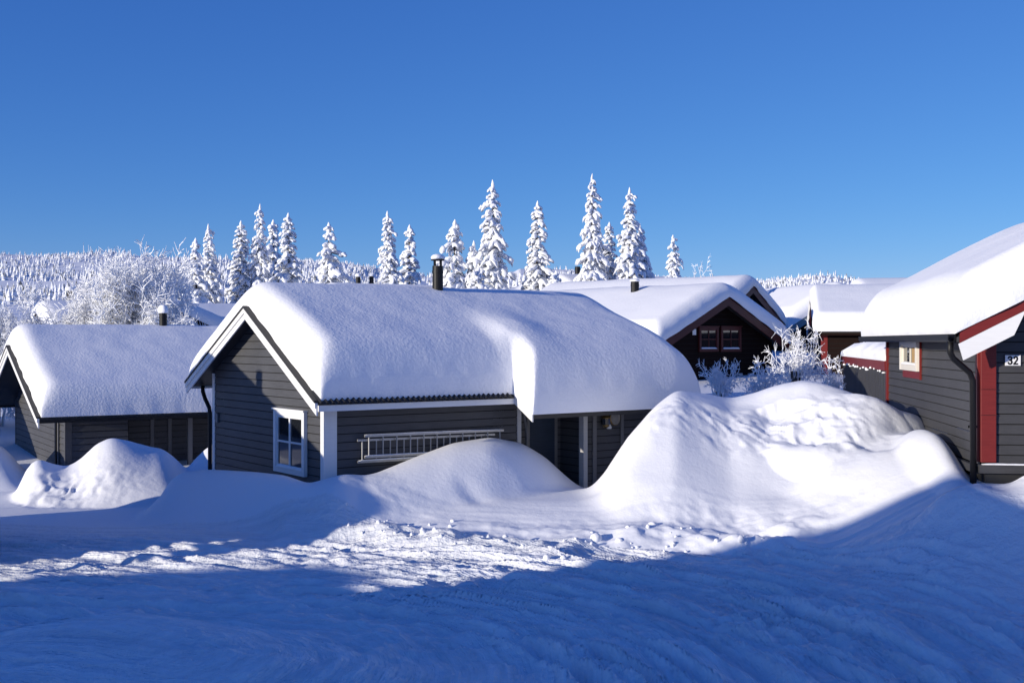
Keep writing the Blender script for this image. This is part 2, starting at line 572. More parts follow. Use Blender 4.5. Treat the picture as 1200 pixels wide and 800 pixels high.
    for (u0, d0, u1, d1, hh, ww) in ((760, 21.8, 728, 20.6, .13, .45), (1000, 20.6, 905, 19.4, .12, .45), (955, 20.9, 930, 20.1, -.16, .42), (850, 22.4, 880, 21.4, .10, .6),
                                     (905, 23.6, 985, 23.0, .10, .5), (1045, 21.6, 1030, 20.6, -.18, .35), (575, 21.8, 545, 20.9, .07, .5), (548, 20.9, 560, 20.7, -.05, .22)):
        ax_, bx_ = (u0 - 600) / F * d0, (u1 - 600) / F * d1
        ex_, ey_ = bx_ - ax_, d1 - d0
        tt_ = np.clip(((X - ax_) * ex_ + (Y - d0) * ey_) / (ex_ * ex_ + ey_ * ey_), 0, 1)
        dd_ = np.hypot(X - ax_ - tt_ * ex_, Y - d0 - tt_ * ey_) * (1 + .18 * vnoise(X * 1.7, Y * 1.7, 61))
        z = z + hh * np.exp(-(dd_ / ww) ** 2)
    # lumps on it
    z = ridge(X, Y, z, [(952, 520, 21.2, 0.9, 1.0), (966, 490, 21.8, 1.1, 1.2), (980, 470, 22.2, 1.2, 1.3), (996, 460, 22.6, 1.3, 1.4), (1016, 468, 22.9, 1.3, 1.2), (1040, 484, 22.9, 1.2, 1.0)], 'cap', 0.1)
    z = ridge(X, Y, z, [(1064, 508, 20.9, 1.0, 1.0), (1028, 546, 20.2, 0.9, 1.0), (985, 583, 19.5, 0.8, 0.9), (930, 612, 18.9, 0.7, 0.8)], 'cos', 0.15)
    # snow before the right cabin
    z = ridge(X, Y, z, [(1148, 566, 17.3, 1.2, 0.5), (1168, 572, 17.3, 1.3, 0.5), (1190, 566, 17.3, 1.4, 0.6), (1204, 556, 17.3, 1.4, 0.6), (1260, 556, 17.2, 1.4, 0.6)], k=0.1)
    # broken windrow along the road edge
    lump = 0.5 + 0.9 * fbm(X * 1.7, Y * 1.7, 3, 21)
    wr = z.copy()
    for pts in ([(382, 611, 19.5, .5, .7), (440, 614, 19.2, .6, .8), (520, 621, 18.7, .6, .8), (590, 629, 18.3, .5, .8), (650, 634, 18.0, .5, .7)],
                [(672, 628, 18.5, .5, .7), (705, 620, 18.8, .6, .8), (745, 616, 18.9, .7, .8), (800, 619, 18.8, .6, .8), (860, 624, 18.5, .6, .7), (940, 632, 18.0, .5, .7)]):
        wr = ridge(X, Y, wr, pts, k=0.06)
    z0w = z
    z = z + (wr - z) * np.clip(0.85 + 0.5 * (lump - 0.5), 0.3, 1.6)
    wmask = np.clip((wr - z0w) * 5, 0, 1) * sst(21, 19.8, Y) * sst(16.5, 17.3, Y) * sst(-4.0, -3.2, X)
    z = z + wmask * sst(1.9, .9, X) * 0.05 * fbm(X * 2.4, Y * 2.4, 2, 25, 0.5)
    # carved, crumbled faces of the bank
    cx, cy = X, Y
    cm = np.exp(-((X - 5.0) / 1.5) ** 2 - ((Y - 21.9) / 0.75) ** 2)
    cm = cm + 0.9 * np.exp(-((X - 6.0) / 0.6) ** 2 - ((Y - 21.2) / 0.9) ** 2)
    cm = cm + 0.5 * np.exp(-((X - 2.6) / 0.7) ** 2 - ((Y - 22.0) / 0.6) ** 2)
    cm = cm + 0.9 * np.exp(-((X + 9.9) / 1.2) ** 2 - ((Y - 25.7) / 0.7) ** 2)
    rr = 1 - np.abs(fbm(X * 1.7 + 0.5 * vnoise(X * 2, Y * 2, 5), Y * 1.1, 3, 31))
    z = z + np.clip(cm, 0, 1) * (0.10 * (rr - 0.8) + 0.03 * fbm(X * 5, Y * 4, 2, 33))
    # road relief: ruts that swing round towards the viewer, straighter ones along the road
    road = sst(21.3, 18.6, Y) * sst(8.6, 5.5, X + (Y - 13) * 0.2) * sst(-30, -20, X)
    rho = np.sqrt((X + 3.2) ** 2 + (Y - 11.4) ** 2)
    th = np.arctan2(Y - 11.4, X + 3.2)
    wob = 0.35 * vnoise(X / 3, Y / 3, 41)
    arc = fbm(rho * 1.5 + wob, th * 1.1, 3, 42, 0.6) * 0.6 + fbm(rho * 5.0 + wob * 2, th * 1.6, 2, 43) * 0.35
    lin = fbm(X * 0.22 + 3, (Y + 0.10 * X) * 1.9 + wob, 3, 44, 0.6) * 0.6 + fbm(X * 0.4, (Y + 0.1 * X) * 5.5 + wob, 2, 45) * 0.3
    dia = fbm((Y * 0.88 + X * 0.48) * 2.4 + wob * .6, (X - Y) * 0.12, 2, 46, 0.5) * 0.9
    wa = sst(-5.0, -1.5, X) * sst(19.5, 17.5, Y)
    wd = sst(-2.5, -4.5, X) * sst(15.0, 17.0, Y)
    mixr = wd * dia + (1 - wd) * (wa * arc + (1 - wa) * lin)
    rs = np.random.default_rng(12)
    rut = np.zeros_like(X)
    ridge_up = np.zeros_like(X)

    def groove(d, w, dep):
        q = d / w
        return -dep * np.exp(-q ** 4) + dep * .55 * np.exp(-((np.abs(q) - 1.45) / .38) ** 2)
    brk = 0.8 + 0.35 * vnoise(X / 1.6, Y / 1.6, 95)
    for n_ in range(15):          # vehicles turning round towards the viewer
        r0_, ox, oy = rs.uniform(4.6, 9.5), rs.uniform(-1.6, 1.0), rs.uniform(-1.5, 1.2)
        rr_ = np.hypot(X + 3.2 - ox, Y - 11.0 - oy) + 0.04 * vnoise(X * 1.3, Y * 1.3, 96 + n_)
        for off in (0.0, rs.uniform(.5, 1.5)):
            g_ = wa * groove(rr_ - r0_ - off, rs.uniform(.09, .16), rs.uniform(.05, .09)) * brk
            rut, ridge_up = np.minimum(rut, g_), np.maximum(ridge_up, g_)
    for n_ in range(12):          # along the road
        y0_, sl = rs.uniform(12.2, 18.6), rs.uniform(-.16, .02)
        dd = (Y - y0_ - sl * X + 0.10 * np.sin(X * .5 + n_)) + 0.03 * vnoise(X * 1.2, Y * 1.2, 120 + n_)
        for off in (0.0, rs.uniform(.4, 1.5)):
            g_ = (1 - .65 * wa) * groove(dd - off, rs.uniform(.08, .15), rs.uniform(.04, .09)) * brk
            rut, ridge_up = np.minimum(rut, g_), np.maximum(ridge_up, g_)
    for n_ in range(14):          # ploughed diagonals at the left
        c_ = rs.uniform(-9, -1.5)
        dd = (X - c_) * .48 + (Y - 17.8) * .88 + 0.03 * vnoise(X * 1.5, Y * 1.5, 140 + n_)
        g_ = sst(-1.0, -3.0, X) * sst(14.5, 16.5, Y) * groove(dd, rs.uniform(.09, .18), rs.uniform(.035, .07)) * brk
        rut, ridge_up = np.minimum(rut, g_), np.maximum(ridge_up, g_)
    mixr = mixr * .6
    rut = (rut + ridge_up) * sst(18.9, 17.9, Y + .25 * np.minimum(X, 0))
    z = z + road * np.clip(rut * 1.5, -.19, .13) * (1 - .25 * wd)
    LAST['packed_shade'] = road * np.clip(.40 + .3 * vnoise(X / 1.6, Y / 1.6, 97) + .25 * vnoise(X * 3, Y * 3, 98) + .25 * vnoise(X * 7, Y * 7, 99) - 9 * rut - 1.2 * mixr, 0, 1)  # wheel wear plus painted shade: darker down in ruts, lighter up on ridges
    lumps = fbm(X * 1.9, Y * 1.9, 4, 47, 0.55)
    chew = sst(-0.25, 0.5, vnoise(X / 2.2, Y / 2.2, 48))
    damp = 1 - .5 * wd - .3 * sst(16.0, 17.5, Y) * (1 - wd)
    z = z + road * damp * (0.095 * mixr + 0.045 * lumps * (0.2 + chew) * (1 - .8 * wd) + 0.022 * fbm(X * 4.5, Y * 4.5, 2, 49) * (.2 + chew) * (1 - .7 * wd))
    # soft humps close to the viewer
    z = z + 0.38 * np.exp(-((X + 4.0) / 1.5) ** 2 - ((Y - 12.0) / 0.9) ** 2)
    z = z + 0.22 * np.exp(-((X + 2.2) / 1.2) ** 2 - ((Y - 11.0) / 0.7) ** 2)
    z = z + 0.16 * np.exp(-((X - 4.6) / 0.8) ** 2 - ((Y - 13.5) / 0.8) ** 2)
    z = z + sst(22, 10, Y) * 0.02 * fbm(X * 1.1, Y * 1.1, 3, 50)
    return z


def axis(lo, hi, step, far_lo, far_hi, g=1.09):
    a = list(np.arange(lo, hi + 1e-6, step))
    s = step
    while a[-1] < far_hi:
        s *= g
        a.append(a[-1] + s)
    s = step
    b = [lo]
    while b[-1] > far_lo:
        s *= g
        b.append(b[-1] - s)
    return np.array(list(reversed(b[1:])) + a)


def build_ground():
    xs = axis(-10.5, 9.5, 0.042, -900, 900, 1.075)
    ys = np.concatenate([axis(10.2, 26.0, 0.042, -40, 26.0, 1.12), 26.0 + np.cumsum(0.042 * 1.045 ** np.arange(1, 172))])
    ys = ys[ys < 1400]
    X, Y = np.meshgrid(xs, ys)
    Z = terrain(X, Y)
    packed_shade = LAST['packed_shade'].ravel().astype(np.float32)
    gx = np.gradient(Z, xs, axis=1)
    gy = np.gradient(Z, ys, axis=0)
    nrm = np.stack([-gx, -gy, np.ones_like(Z)], -1)
    nrm /= np.linalg.norm(nrm, axis=-1, keepdims=True)
    ny, nx = X.shape
    idx = np.arange(ny * nx).reshape(ny, nx)
    q = np.stack([idx[:-1, :-1], idx[:-1, 1:], idx[1:, 1:], idx[1:, :-1]], -1).reshape(-1, 4)
    V = np.stack([X, Y, Z], -1).reshape(-1, 3)
    fc = V[q].mean(1)
    fx, fy, fz = fc[:, 0], fc[:, 1], fc[:, 2]
    edge = np.interp(fx, [-30, -9.5, -6, -2.5, 0, 2, 6, 9, 30], [23.0, 22.3, 20.8, 19.6, 18.8, 18.3, 17.6, 15.8, 15.0])
    cat = np.where(fy < edge, 0, np.where(fy > 118, 3, np.where((fy < 27) & (np.abs(fx) < 12), 1, 2)))
    info = [('snowy_road', 'snow_road', 'compacted snow road with curving tyre ruts, mostly in blue shade', 'road'),
            ('snow_bank', 'snow_ground', 'deep ploughed snow banks heaped up before the cabins', 'snow bank'),
            ('snow_field', 'snow_ground', 'deep untouched snow on the ground between the cabins behind', 'snow'),
            ('hillside', 'snow_ground', 'snow covered hillsides closing the view behind the village', 'hill')]
    for k, (nm, mt, lb, ct) in enumerate(info):
        sel = q[cat == k]
        used, inv = np.unique(sel.ravel(), return_inverse=True)
        o = np_mesh(nm, V[used], inv.reshape(-1, 4), M[mt])
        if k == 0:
            at = o.data.attributes.new('packed_shade', 'FLOAT', 'POINT')
            at.data.foreach_set('value', packed_shade[used])
        o.data.normals_split_custom_set_from_vertices([tuple(n) for n in nrm.reshape(-1, 3)[used]])
        tag(o, lb, ct, kind='structure')


def gz(x, y):
    return float(terrain(np.array([[float(x)]]), np.array([[float(y)]]))[0, 0])


# ---------------------------------------------------------------- building parts
def siding(mb, o, U, Nn, zlo, zhi, lim, bh=0.15, kinks=(), lap=0.02):
    """lapped horizontal boards; lim(z) -> (u0, u1)"""
    o, U, Nn = Vector(o), Vector(U), Vector(Nn)
    zu = Vector((0, 0, 1))
    zs = [zlo]
    while zs[-1] + bh < zhi:
        zs.append(zs[-1] + bh)
    zs.append(zhi)
    gap = 0.017
    for a, b0 in zip(zs[:-1], zs[1:]):
        b = b0 - gap if b0 - a > 3 * gap else b0
        if b < b0:
            l0, r0 = lim(b + 1e-4)
            l1, r1 = lim(b0 - 1e-4)
            mb.dark.add(len(mb.f))
            mb.poly([o + U * l0 + Nn * .002 + zu * b, o + U * r0 + Nn * .002 + zu * b, o + U * r1 + Nn * .002 + zu * b0, o + U * l1 + Nn * .002 + zu * b0])
        cuts = [a] + sorted(k for k in kinks if a + 1e-3 < k < b - 1e-3) + [b]
        for c, d in zip(cuts[:-1], cuts[1:]):
            l0, r0 = lim(c + 1e-4)
            l1, r1 = lim(d - 1e-4)
            if r0 - l0 < 0.01 and r1 - l1 < 0.01:
                continue
            oc = lap * (1 - .6 * (c - a) / bh) + 0.003
            od = lap * (1 - .6 * (d - a) / bh) + 0.003
            mb.poly([o + U * l0 + Nn * oc + zu * c, o + U * r0 + Nn * oc + zu * c, o + U * r1 + Nn * od + zu * d, o + U * l1 + Nn * od + zu * d])
        l0, r0 = lim(a + 1e-4)
        mb.poly([o + U * l0 + zu * a, o + U * r0 + zu * a, o + U * r0 + Nn * (lap + .003) + zu * a, o + U * l0 + Nn * (lap + .003) + zu * a])


def window(parent, o, U, Nn, w, h, casing, sash, fw=0.09, cols=2, rows=2, snow_sill=True, curtain=False, depth=0.07, apron=None, sw=0.045):
    """o = lower-left corner of the outside of the casing, on the wall plane"""
    W = (0, 0, 1)
    m = MB()
    d0, d1 = 0.0, depth
    m.obox(o, U, W, Nn, (0, fw), (0, h), (d0, d1))
    m.obox(o, U, W, Nn, (w - fw, w), (0, h), (d0, d1))
    m.obox(o, U, W, Nn, (fw, w - fw), (h - fw, h), (d0, d1 - .004))
    m.obox(o, U, W, Nn, (fw, w - fw), (0, fw), (d0, d1 - .004))
    m.obox(o, U, W, Nn, (-0.03, w + 0.03), (h, h + .035), (d0, d1 + .03))
    c = m.build('window', casing, parent, bevel=0.006)
    s = MB()
    iw, ih = w - 2 * fw, h - 2 * fw
    bw = sw
    zz = (0.024, 0.05)
    s.obox(o, U, W, Nn, (fw, fw + bw), (fw, h - fw), zz)
    s.obox(o, U, W, Nn, (w - fw - bw, w - fw), (fw, h - fw), zz)
    s.obox(o, U, W, Nn, (fw + bw, w - fw - bw), (fw, fw + bw), zz)
    s.obox(o, U, W, Nn, (fw + bw, w - fw - bw), (h - fw - bw, h - fw), zz)
    for i in range(1, cols):
        u = fw + iw * i / cols
        s.obox(o, U, W, Nn, (u - bw * .55, u + bw * .55), (fw + bw, h - fw - bw), (0.024, 0.053))
    for j in range(1, rows):
        v = fw + ih * j / rows
        s.obox(o, U, W, Nn, (fw + bw, w - fw - bw), (v - .018, v + .018), (0.024, 0.047))
    s.build('sash', sash, c)
    g = MB()
    g.obox(o, U, W, Nn, (fw, w - fw), (fw, h - fw), (0.0235, 0.031))
    g.build('pane', M['glass'], c)
    if curtain:
        k = MB()
        k.obox(o, U, W, Nn, (fw + iw * .58, w - fw - bw), (fw + bw, h - fw - bw), (0.0315, 0.034))
        k.build('curtain', M['curtain'], c)
    if snow_sill:
        snow_strip('sill_snow', Vector(o) + Vector(Nn) * (depth * .5) + Vector(W) * (fw + .002), U, Nn, fw, w - fw, 0.09, 0.06, c)
    if apron:
        a = MB()
        a.obox(o, U, W, Nn, (0, w), (-0.15, -0.003), (0.0, 0.03))
        a.build('apron_board', apron, c)
    return c


def snow_strip(name, o, U, Nn, u0, u1, wid, hgt, parent, seed=1, mat=None):
    """a long low loaf of snow lying on a ledge"""
    o, U, Nn = Vector(o), Vector(U), Vector(Nn)
    n = max(8, int((u1 - u0) / 0.06))
    rng = random.Random(seed + int(u1 * 100))
    m = MB()
    rows = []
    ph = rng.random() * 6
    prof = [(-0.5, 0.0), (-0.48, 0.35), (-0.3, 0.85), (0.0, 1.0), (0.3, 0.9), (0.52, 0.4), (0.5, 0.0)]
    for i in range(n + 1):
        t = i / n
        e = min(1.0, math.sqrt(max(0.0, 1 - (1 - min(t, 1 - t) * 12) ** 2)) if min(t, 1 - t) < 1 / 12 else 1.0)
        k = hgt * (0.82 + 0.14 * math.sin(i * .06 * 2.1 + ph) + .08 * math.sin(i * .06 * 5.3 + 2 * ph) + (.1 if wid < .3 else .01) * rng.random()) * (0.12 + 0.88 * e)
        row = []
        for a, b in prof:
            row.append(len(m.v))
            m.v.append(tuple(o + U * (u0 + (u1 - u0) * t) + Nn * (a * wid * (.97 + (.12 if wid < .3 else .015) * rng.random())) + Vector((0, 0, 1)) * (b * k)))
        rows.append(row)
    for r0, r1 in zip(rows[:-1], rows[1:]):
        for a in range(len(prof) - 1):
            m.f.append((r0[a], r1[a], r1[a + 1], r0[a + 1]))
    m.f.append(tuple(rows[0]))
    m.f.append(tuple(reversed(rows[-1])))
    return m.build(name, mat or M['snow_small'], parent, smooth=True)


def snow_blob(name, c, r, h, parent, seed=0, sides=18):
    m = MB()
    rng = random.Random(seed)
    prof = [(0.86, 0.0), (1.0, 0.18), (1.02, 0.38), (0.93, 0.62), (0.72, 0.84), (0.4, 0.97), (0.08, 1.0)]
    n0 = 0
    ph = rng.random() * 6
    for (a, b) in prof:
        for k in range(sides):
            t = 2 * math.pi * k / sides
            w = 1 + 0.07 * math.sin(2 * t + ph) + 0.05 * math.sin(3 * t + 2 * ph)
            m.v.append((c[0] + r * a * w * math.cos(t), c[1] + r * a * w * math.sin(t), c[2] + h * b))
    for i in range(len(prof) - 1):
        for k in range(sides):
            j = (k + 1) % sides
            m.f.append((i * sides + k, i * sides + j, (i + 1) * sides + j, (i + 1) * sides + k))
    m.f.append(tuple(reversed(range(sides))))
    m.f.append(tuple(len(m.v) - sides + k for k in range(sides)))
    return m.build(name, M['snow_small'], parent, smooth=True)


def chimney(parent, x, y, z0, z1, rad, cap=0.0, cowl=True):
    m = MB()
    m.lathe((x, y, 0), [(rad, z0), (rad, z1 - .16), (rad * 1.06, z1 - .16), (rad * 1.06, z1 - .10), (rad, z1 - .10), (rad, z1)], 20)
    c = m.build('chimney', M['metal'], parent, smooth=False)
    top = z1
    if cowl:
        k = MB()
        for i in range(4):
            t = i * math.pi / 2 + .4
            k.box((x + rad * .8 * math.cos(t) - .012, y + rad * .8 * math.sin(t) - .012, z1 - .02), (x + rad * .8 * math.cos(t) + .012, y + rad * .8 * math.sin(t) + .012, z1 + .12))
        k.lathe((x, y, 0), [(rad * 1.25, z1 + .12), (rad * 1.3, z1 + .14), (rad * .2, z1 + .19)], 20)
        k.build('cowl', M['metal'], c)
        top = z1 + .14
    if cap:
        snow_blob('snow_cap', (x, y, top), rad * 1.3, cap, c, int(x * 10))
    return c


def edge_axis(a, b, r, n_edge, step):
    t = np.linspace(0, 1, n_edge)
    e = r * (1 - np.cos(t * np.pi / 2))
    mid = np.arange(a + r + step, b - r - step * .5, step)
    return np.concatenate([a + e, mid, (b - e)[::-1]])


def cabin(name, label, cat, loc, rot, P, group=None):
    """Local frame: x along the ridge from the near gable (x = 0), y across; y0 is the -y wall, y1 the +y wall, z absolute."""
    root = empty(name, (loc[0], loc[1], 0), rot)
    tag(root, label, cat, group)
    L, y0, y1 = P['L'], P['y0'], P['y1']
    yr = P.get('yr', (y0 + y1) / 2)
    zb, zr, sR, sL = P['zb'], P['zr'], P['sR'], P['sL']
    oR, oL, oF, oB = P['oR'], P['oL'], P['oF'], P['oB']
    ext = P.get('ext')
    th = 0.10
    rz = lambda y: zr - (sR * (yr - y) if y < yr else sL * (y - yr))
    P['rz'] = rz
    wall, trim, barge = P['wall'], P['trim'], P['barge']
    bh = P.get('bh', 0.15)
    # walls
    w = MB()
    zt0, zt1 = rz(y0) - th, rz(y1) - th

    def glim(z):
        a = y0 if z <= zt0 else yr - (zr - th - z) / sR
        b = y1 if z <= zt1 else yr + (zr - th - z) / sL
        return (a, b) if b > a else ((a + b) / 2, (a + b) / 2)
    siding(w, (0, 0, 0), (0, 1, 0), (-1, 0, 0), zb, zr - th, glim, bh, (zt0, zt1))
    siding(w, (L, 0, 0), (0, 1, 0), (1, 0, 0), zb, zr - th, glim, bh, (zt0, zt1))
    xr = P.get('porch')            # (x start, x end, recess depth, front-room y)
    if xr:
        xa, xb, rec, yf = xr
        siding(w, (0, y0, 0), (1, 0, 0), (0, -1, 0), zb, zt0, lambda z: (0, xa), bh)
        siding(w, (0, y0 + rec, 0), (1, 0, 0), (0, -1, 0), zb, zt0 + .25, lambda z: (xa, xb), bh)
        siding(w, (xa, 0, 0), (0, 1, 0), (1, 0, 0), zb, zt0, lambda z: (y0, y0 + rec), bh)
        ztf = rz(yf) - th
        siding(w, (xb, 0, 0), (0, 1, 0), (-1, 0, 0), zb, ztf, lambda z: (yf, y0 + rec), bh)
        siding(w, (0, yf, 0), (1, 0, 0), (0, -1, 0), zb, ztf, lambda z: (xb, L), bh)
        siding(w, (L, 0, 0), (0, 1, 0), (1, 0, 0), zb, ztf, lambda z: (yf, y0), bh)
    else:
        siding(w, (0, y0, 0), (1, 0, 0), (0, -1, 0), zb, zt0, lambda z: (0, L), bh)
    siding(w, (0, y1, 0), (1, 0, 0), (0, 1, 0), zb, zt1, lambda z: (0, L), bh)
    w.build('wall', wall, root)
    # roof slabs
    r = MB()
    xa, xb = -oF, L + oB
    ye0, ye1 = y0 - oR, y1 + oL

    def slab(xs, xe, ya, yb):
        r.prism([(xs, ya, rz(ya)), (xs, yb, rz(yb)), (xs, yb, rz(yb) - th), (xs, ya, rz(ya) - th)], (xe - xs, 0, 0))
    slab(xa, xb, yr, ye1)
    slab(xa, xb, ye0, yr)
    if ext:
        slab(ext[0], xb, ye0 - ext[1], ye0)
    r.build('roof', M['roof'], root)
    if P.get('corrug'):
        c = MB()
        n = 10
        pitch = 0.115
        xend = ext[0] if ext else xb
        cnt = int((xend - xa) / pitch)
        pts = []
        for i in range(cnt * n + 1):
            x = xa + i * pitch / n
            pts.append((x, 0.022 * math.sin(2 * math.pi * i / n)))
        for (xq, dz), (xw, dw) in zip(pts[:-1], pts[1:]):
            ya, yb = ye0 - .10, ye0 + .25
            for off, flip in ((0.028, False), (0.018, True)):
                q = [(xq, ya, rz(ya) + off + dz), (xw, ya, rz(ya) + off + dw), (xw, yb, rz(yb) + off + dw), (xq, yb, rz(yb) + off + dz)]
                c.poly(q[::-1] if flip else q)
            c.poly([(xq, ya, rz(ya) + .018 + dz), (xw, ya, rz(ya) + .018 + dw), (xw, ya, rz(ya) + .028 + dw), (xq, ya, rz(ya) + .028 + dz)])
        c.build('corrugated_sheet', M['roof'], root)
    # barge boards, two on each gable
    bd = P.get('barge_h', 0.2)

    def bboard(x, ya, yb, mat, d0=0.0, d1=None, t=0.03, nm='barge_board'):
        d1 = bd if d1 is None else d1
        b = MB()
        b.prism([(x, ya, rz(ya) - d0), (x, yb, rz(yb) - d0), (x, yb, rz(yb) - d1), (x, ya, rz(ya) - d1)], (-t, 0, 0))
        return b.build(nm, mat, root)
    for (ya, yb) in ((ye0, yr), (yr, ye1)):
        bboard(-oF - .002, ya, yb, barge, .03 if P.get('drip') else -0.01)
        bboard(L + oB + .034, ya, yb, barge, -0.01)
        if P.get('barge2'):
            bboard(-oF - .034, ya, yb, P['barge2'], .028, bd * .5, 0.025, 'barge_cap_board')
    if P.get('drip'):
        dm = MB()
        for (ya, yb) in ((ye0, yr), (yr, ye1)):
            dm.prism([(-oF - .075, ya, rz(ya) + .02), (-oF - .075, yb, rz(yb) + .02), (-oF - .075, yb, rz(yb) - .025), (-oF - .075, ya, rz(ya) - .025)], (.10, 0, 0))
        dm.build('drip_edge', M['roof'], root)
    # fascia along the eaves
    f = MB()
    xend = ext[0] if ext else xb
    zf = rz(ye0) - th
    fh = P.get('fascia_h', 0.09)
    f.box((xa, ye0 - .002 - .03, zf + .03 - fh), (xend, ye0 - .002, zf + .03))
    f.build('fascia', P.get('fascia', trim), root)
    if ext:
        e = MB()
        ye2 = ye0 - ext[1]
        e.prism([(ext[0], ye0 + .05, rz(ye0 + .05) + .01), (ext[0], ye2, rz(ye2) + .01), (ext[0], ye2, rz(ye2) - .17), (ext[0], ye0 + .05, rz(ye0 + .05) - .17)], (-.03, 0, 0))
        e.build('barge_board', barge, root)
        e = MB()
        e.box((ext[0], ye2 - .016, rz(ye2) - th - .01), (xb, ye2 - .002, rz(ye2) - .03))
        e.build('fascia', M['roof'], root)
    e = MB()
    e.box((xa, ye1 + .002, rz(ye1) - th - .05), (xb, ye1 + .032, rz(ye1) - th + .03))
    e.build('fascia', P.get('fascia', trim), root)
    # corner boards
    cb = P.get('cb', 0.12)
    if trim:
        for (x, sx) in ((0, -1), (L, 1)):
            for (y, sy, zt) in ((y0, -1, zt0), (y1, 1, zt1)):
                if xr and x == L and sy < 0:
                    continue
                k = MB()
                xa_, xb_ = sorted((x + sx * .03, x - sx * cb))
                ya_, yb_ = sorted((y + sy * .03, y - sy * cb * P.get('cbg', .6)))
                # L-shaped post: two boards butted at the corner
                k.box((min(x, x + sx * .03), ya_, zb), (max(x, x + sx * .03), yb_, zt - .01))
                k.box((min(x, x - sx * cb), min(y, y + sy * .03), zb), (max(x, x - sx * cb), max(y, y + sy * .03), zt - .012))
                k.build('corner_board', trim, root)
    # snow
    roof_snow(root, P, xa, xb, ye0, ye1)
    return root


def roof_snow(root, P, xa, xb, ye0, ye1):
    T, r = P.get('T', .6), P.get('r', .5)
    yr, zr, sR, sL = P['yr'] if 'yr' in P else (P['y0'] + P['y1']) / 2, P['zr'], P['sR'], P['sL']
    ext = P.get('ext')
    og = 0.07
    res = P.get('res', 0.07)
    ogF = P.get('ogF', og)
    xs = edge_axis(xa - ogF, xb + og, r, 9, res)
    ogR = P.get('ogR', og)
    ylo = ye0 - ogR - ((ext[1] + .06) if ext else 0)
    ys = edge_axis(ylo, ye1 + og, r, 9, res)
    if ext:
        xe = ext[0] - og
        cs = 1 - np.cos(np.linspace(0, np.pi / 2, 12))
        xs = np.unique(np.round(np.concatenate([xs, xe + .45 * cs]), 4))
        ys = np.unique(np.round(np.concatenate([ys, ye0 - ogR + .45 * cs]), 4))
        xe, yc = xs[np.argmin(abs(xs - xe))], ys[np.argmin(abs(ys - (ye0 - ogR)))]
    Xg, Yg = np.meshgrid(xs, ys)
    yL = ye1 + og
    c = P.get('round', 0.4)
    d = np.sqrt((Yg - yr) ** 2 + c * c) - c
    base = zr - np.where(Yg < yr, sR, sL) * np.abs(Yg - yr)
    soft = zr - np.where(Yg < yr, sR, sL) * d

    def prof(e, rr=r):
        q = np.clip(e / rr, 0, 1)
        return np.clip(1 - (1 - q) ** pw, 0, 1) ** (1 / pw)
    pw = P.get('pw', 2.2)
    nz = fbm(Xg * .3 + P.get('seed', 0) * 7, Yg * .3, 2, 60 + P.get('seed', 0))
    nf = fbm(Xg * 1.6, Yg * 1.6, 3, 70 + P.get('seed', 0))
    side = prof((xb + og) - Xg, P.get('rB', r)) * prof(yL - Yg, P.get('rL', r))
    eR = Yg - (ye0 - ogR)
    if ext:
        eR = Yg - yc
        inn = np.where(eR > 0, np.hypot(Xg - xe, np.maximum(eR, 0)), Xg - xe)
        eR = np.where(Xg < xe, eR, np.minimum(inn, Yg - (ye0 - ogR - ext[1] - .06)))
    pe = prof(Xg - (xa - ogF)) * side * prof(eR, P.get('rR', r))
    thick = T * (1 + 0.05 * nz) + .008 * nf
    if ext:
        t_e = sst(xe - .35, xe + .2, Xg)
        low = sst(yr - 1.4, ye0, Yg)
        thick = thick + low * t_e * P.get('ext_extra', 0.2) - low * (1 - t_e) * P.get('eave_less', 0.0)
    if 'thickfn' in P:
        thick = thick + P['thickfn'](Xg, Yg)
    Z = base + (soft - base + thick) * pe + 0.012
    # the pillow bulges a little over its edges
    hb = np.clip(pe, 0, 1)
    bul = P.get('bulge', .07) * np.sin(np.pi * np.clip(hb, 0, 1)) ** 1
    nr = lambda e: 1 - np.clip(e / r, 0, 1)
    Xo = Xg + bul * (nr(xb + og - Xg) - nr(Xg - xa + ogF))
    Yo = Yg + bul * (nr(yL - Yg) - nr(eR))
    en = np.clip(1 - pe, 0, 1)
    Xo = Xo + 0.03 * en * fbm(Yg * 1.6, Z * 1.6, 2, 80)
    Yo = Yo + 0.02 * en * fbm(Xg * 1.6, Z * 1.6, 2, 81)
    ny, nx = Xg.shape
    idx = np.arange(ny * nx).reshape(ny, nx)
    q = np.stack([idx[:-1, :-1], idx[:-1, 1:], idx[1:, 1:], idx[1:, :-1]], -1)
    if ext:
        q = q[~((Xg[:-1, 1:] <= xe + 1e-5) & (Yg[1:, 1:] <= yc + 1e-5))]
    q = q.reshape(-1, 4)
    return np_mesh('roof_snow', np.stack([Xo, Yo, Z], -1).reshape(-1, 3), q, M['snow_roof'], root)


def pipe_part(name, pts, rad, parent, mat=None):
    m = MB()
    m.tube(pts, rad, 10)
    return m.build(name, mat or M['metal'], parent, smooth=True)


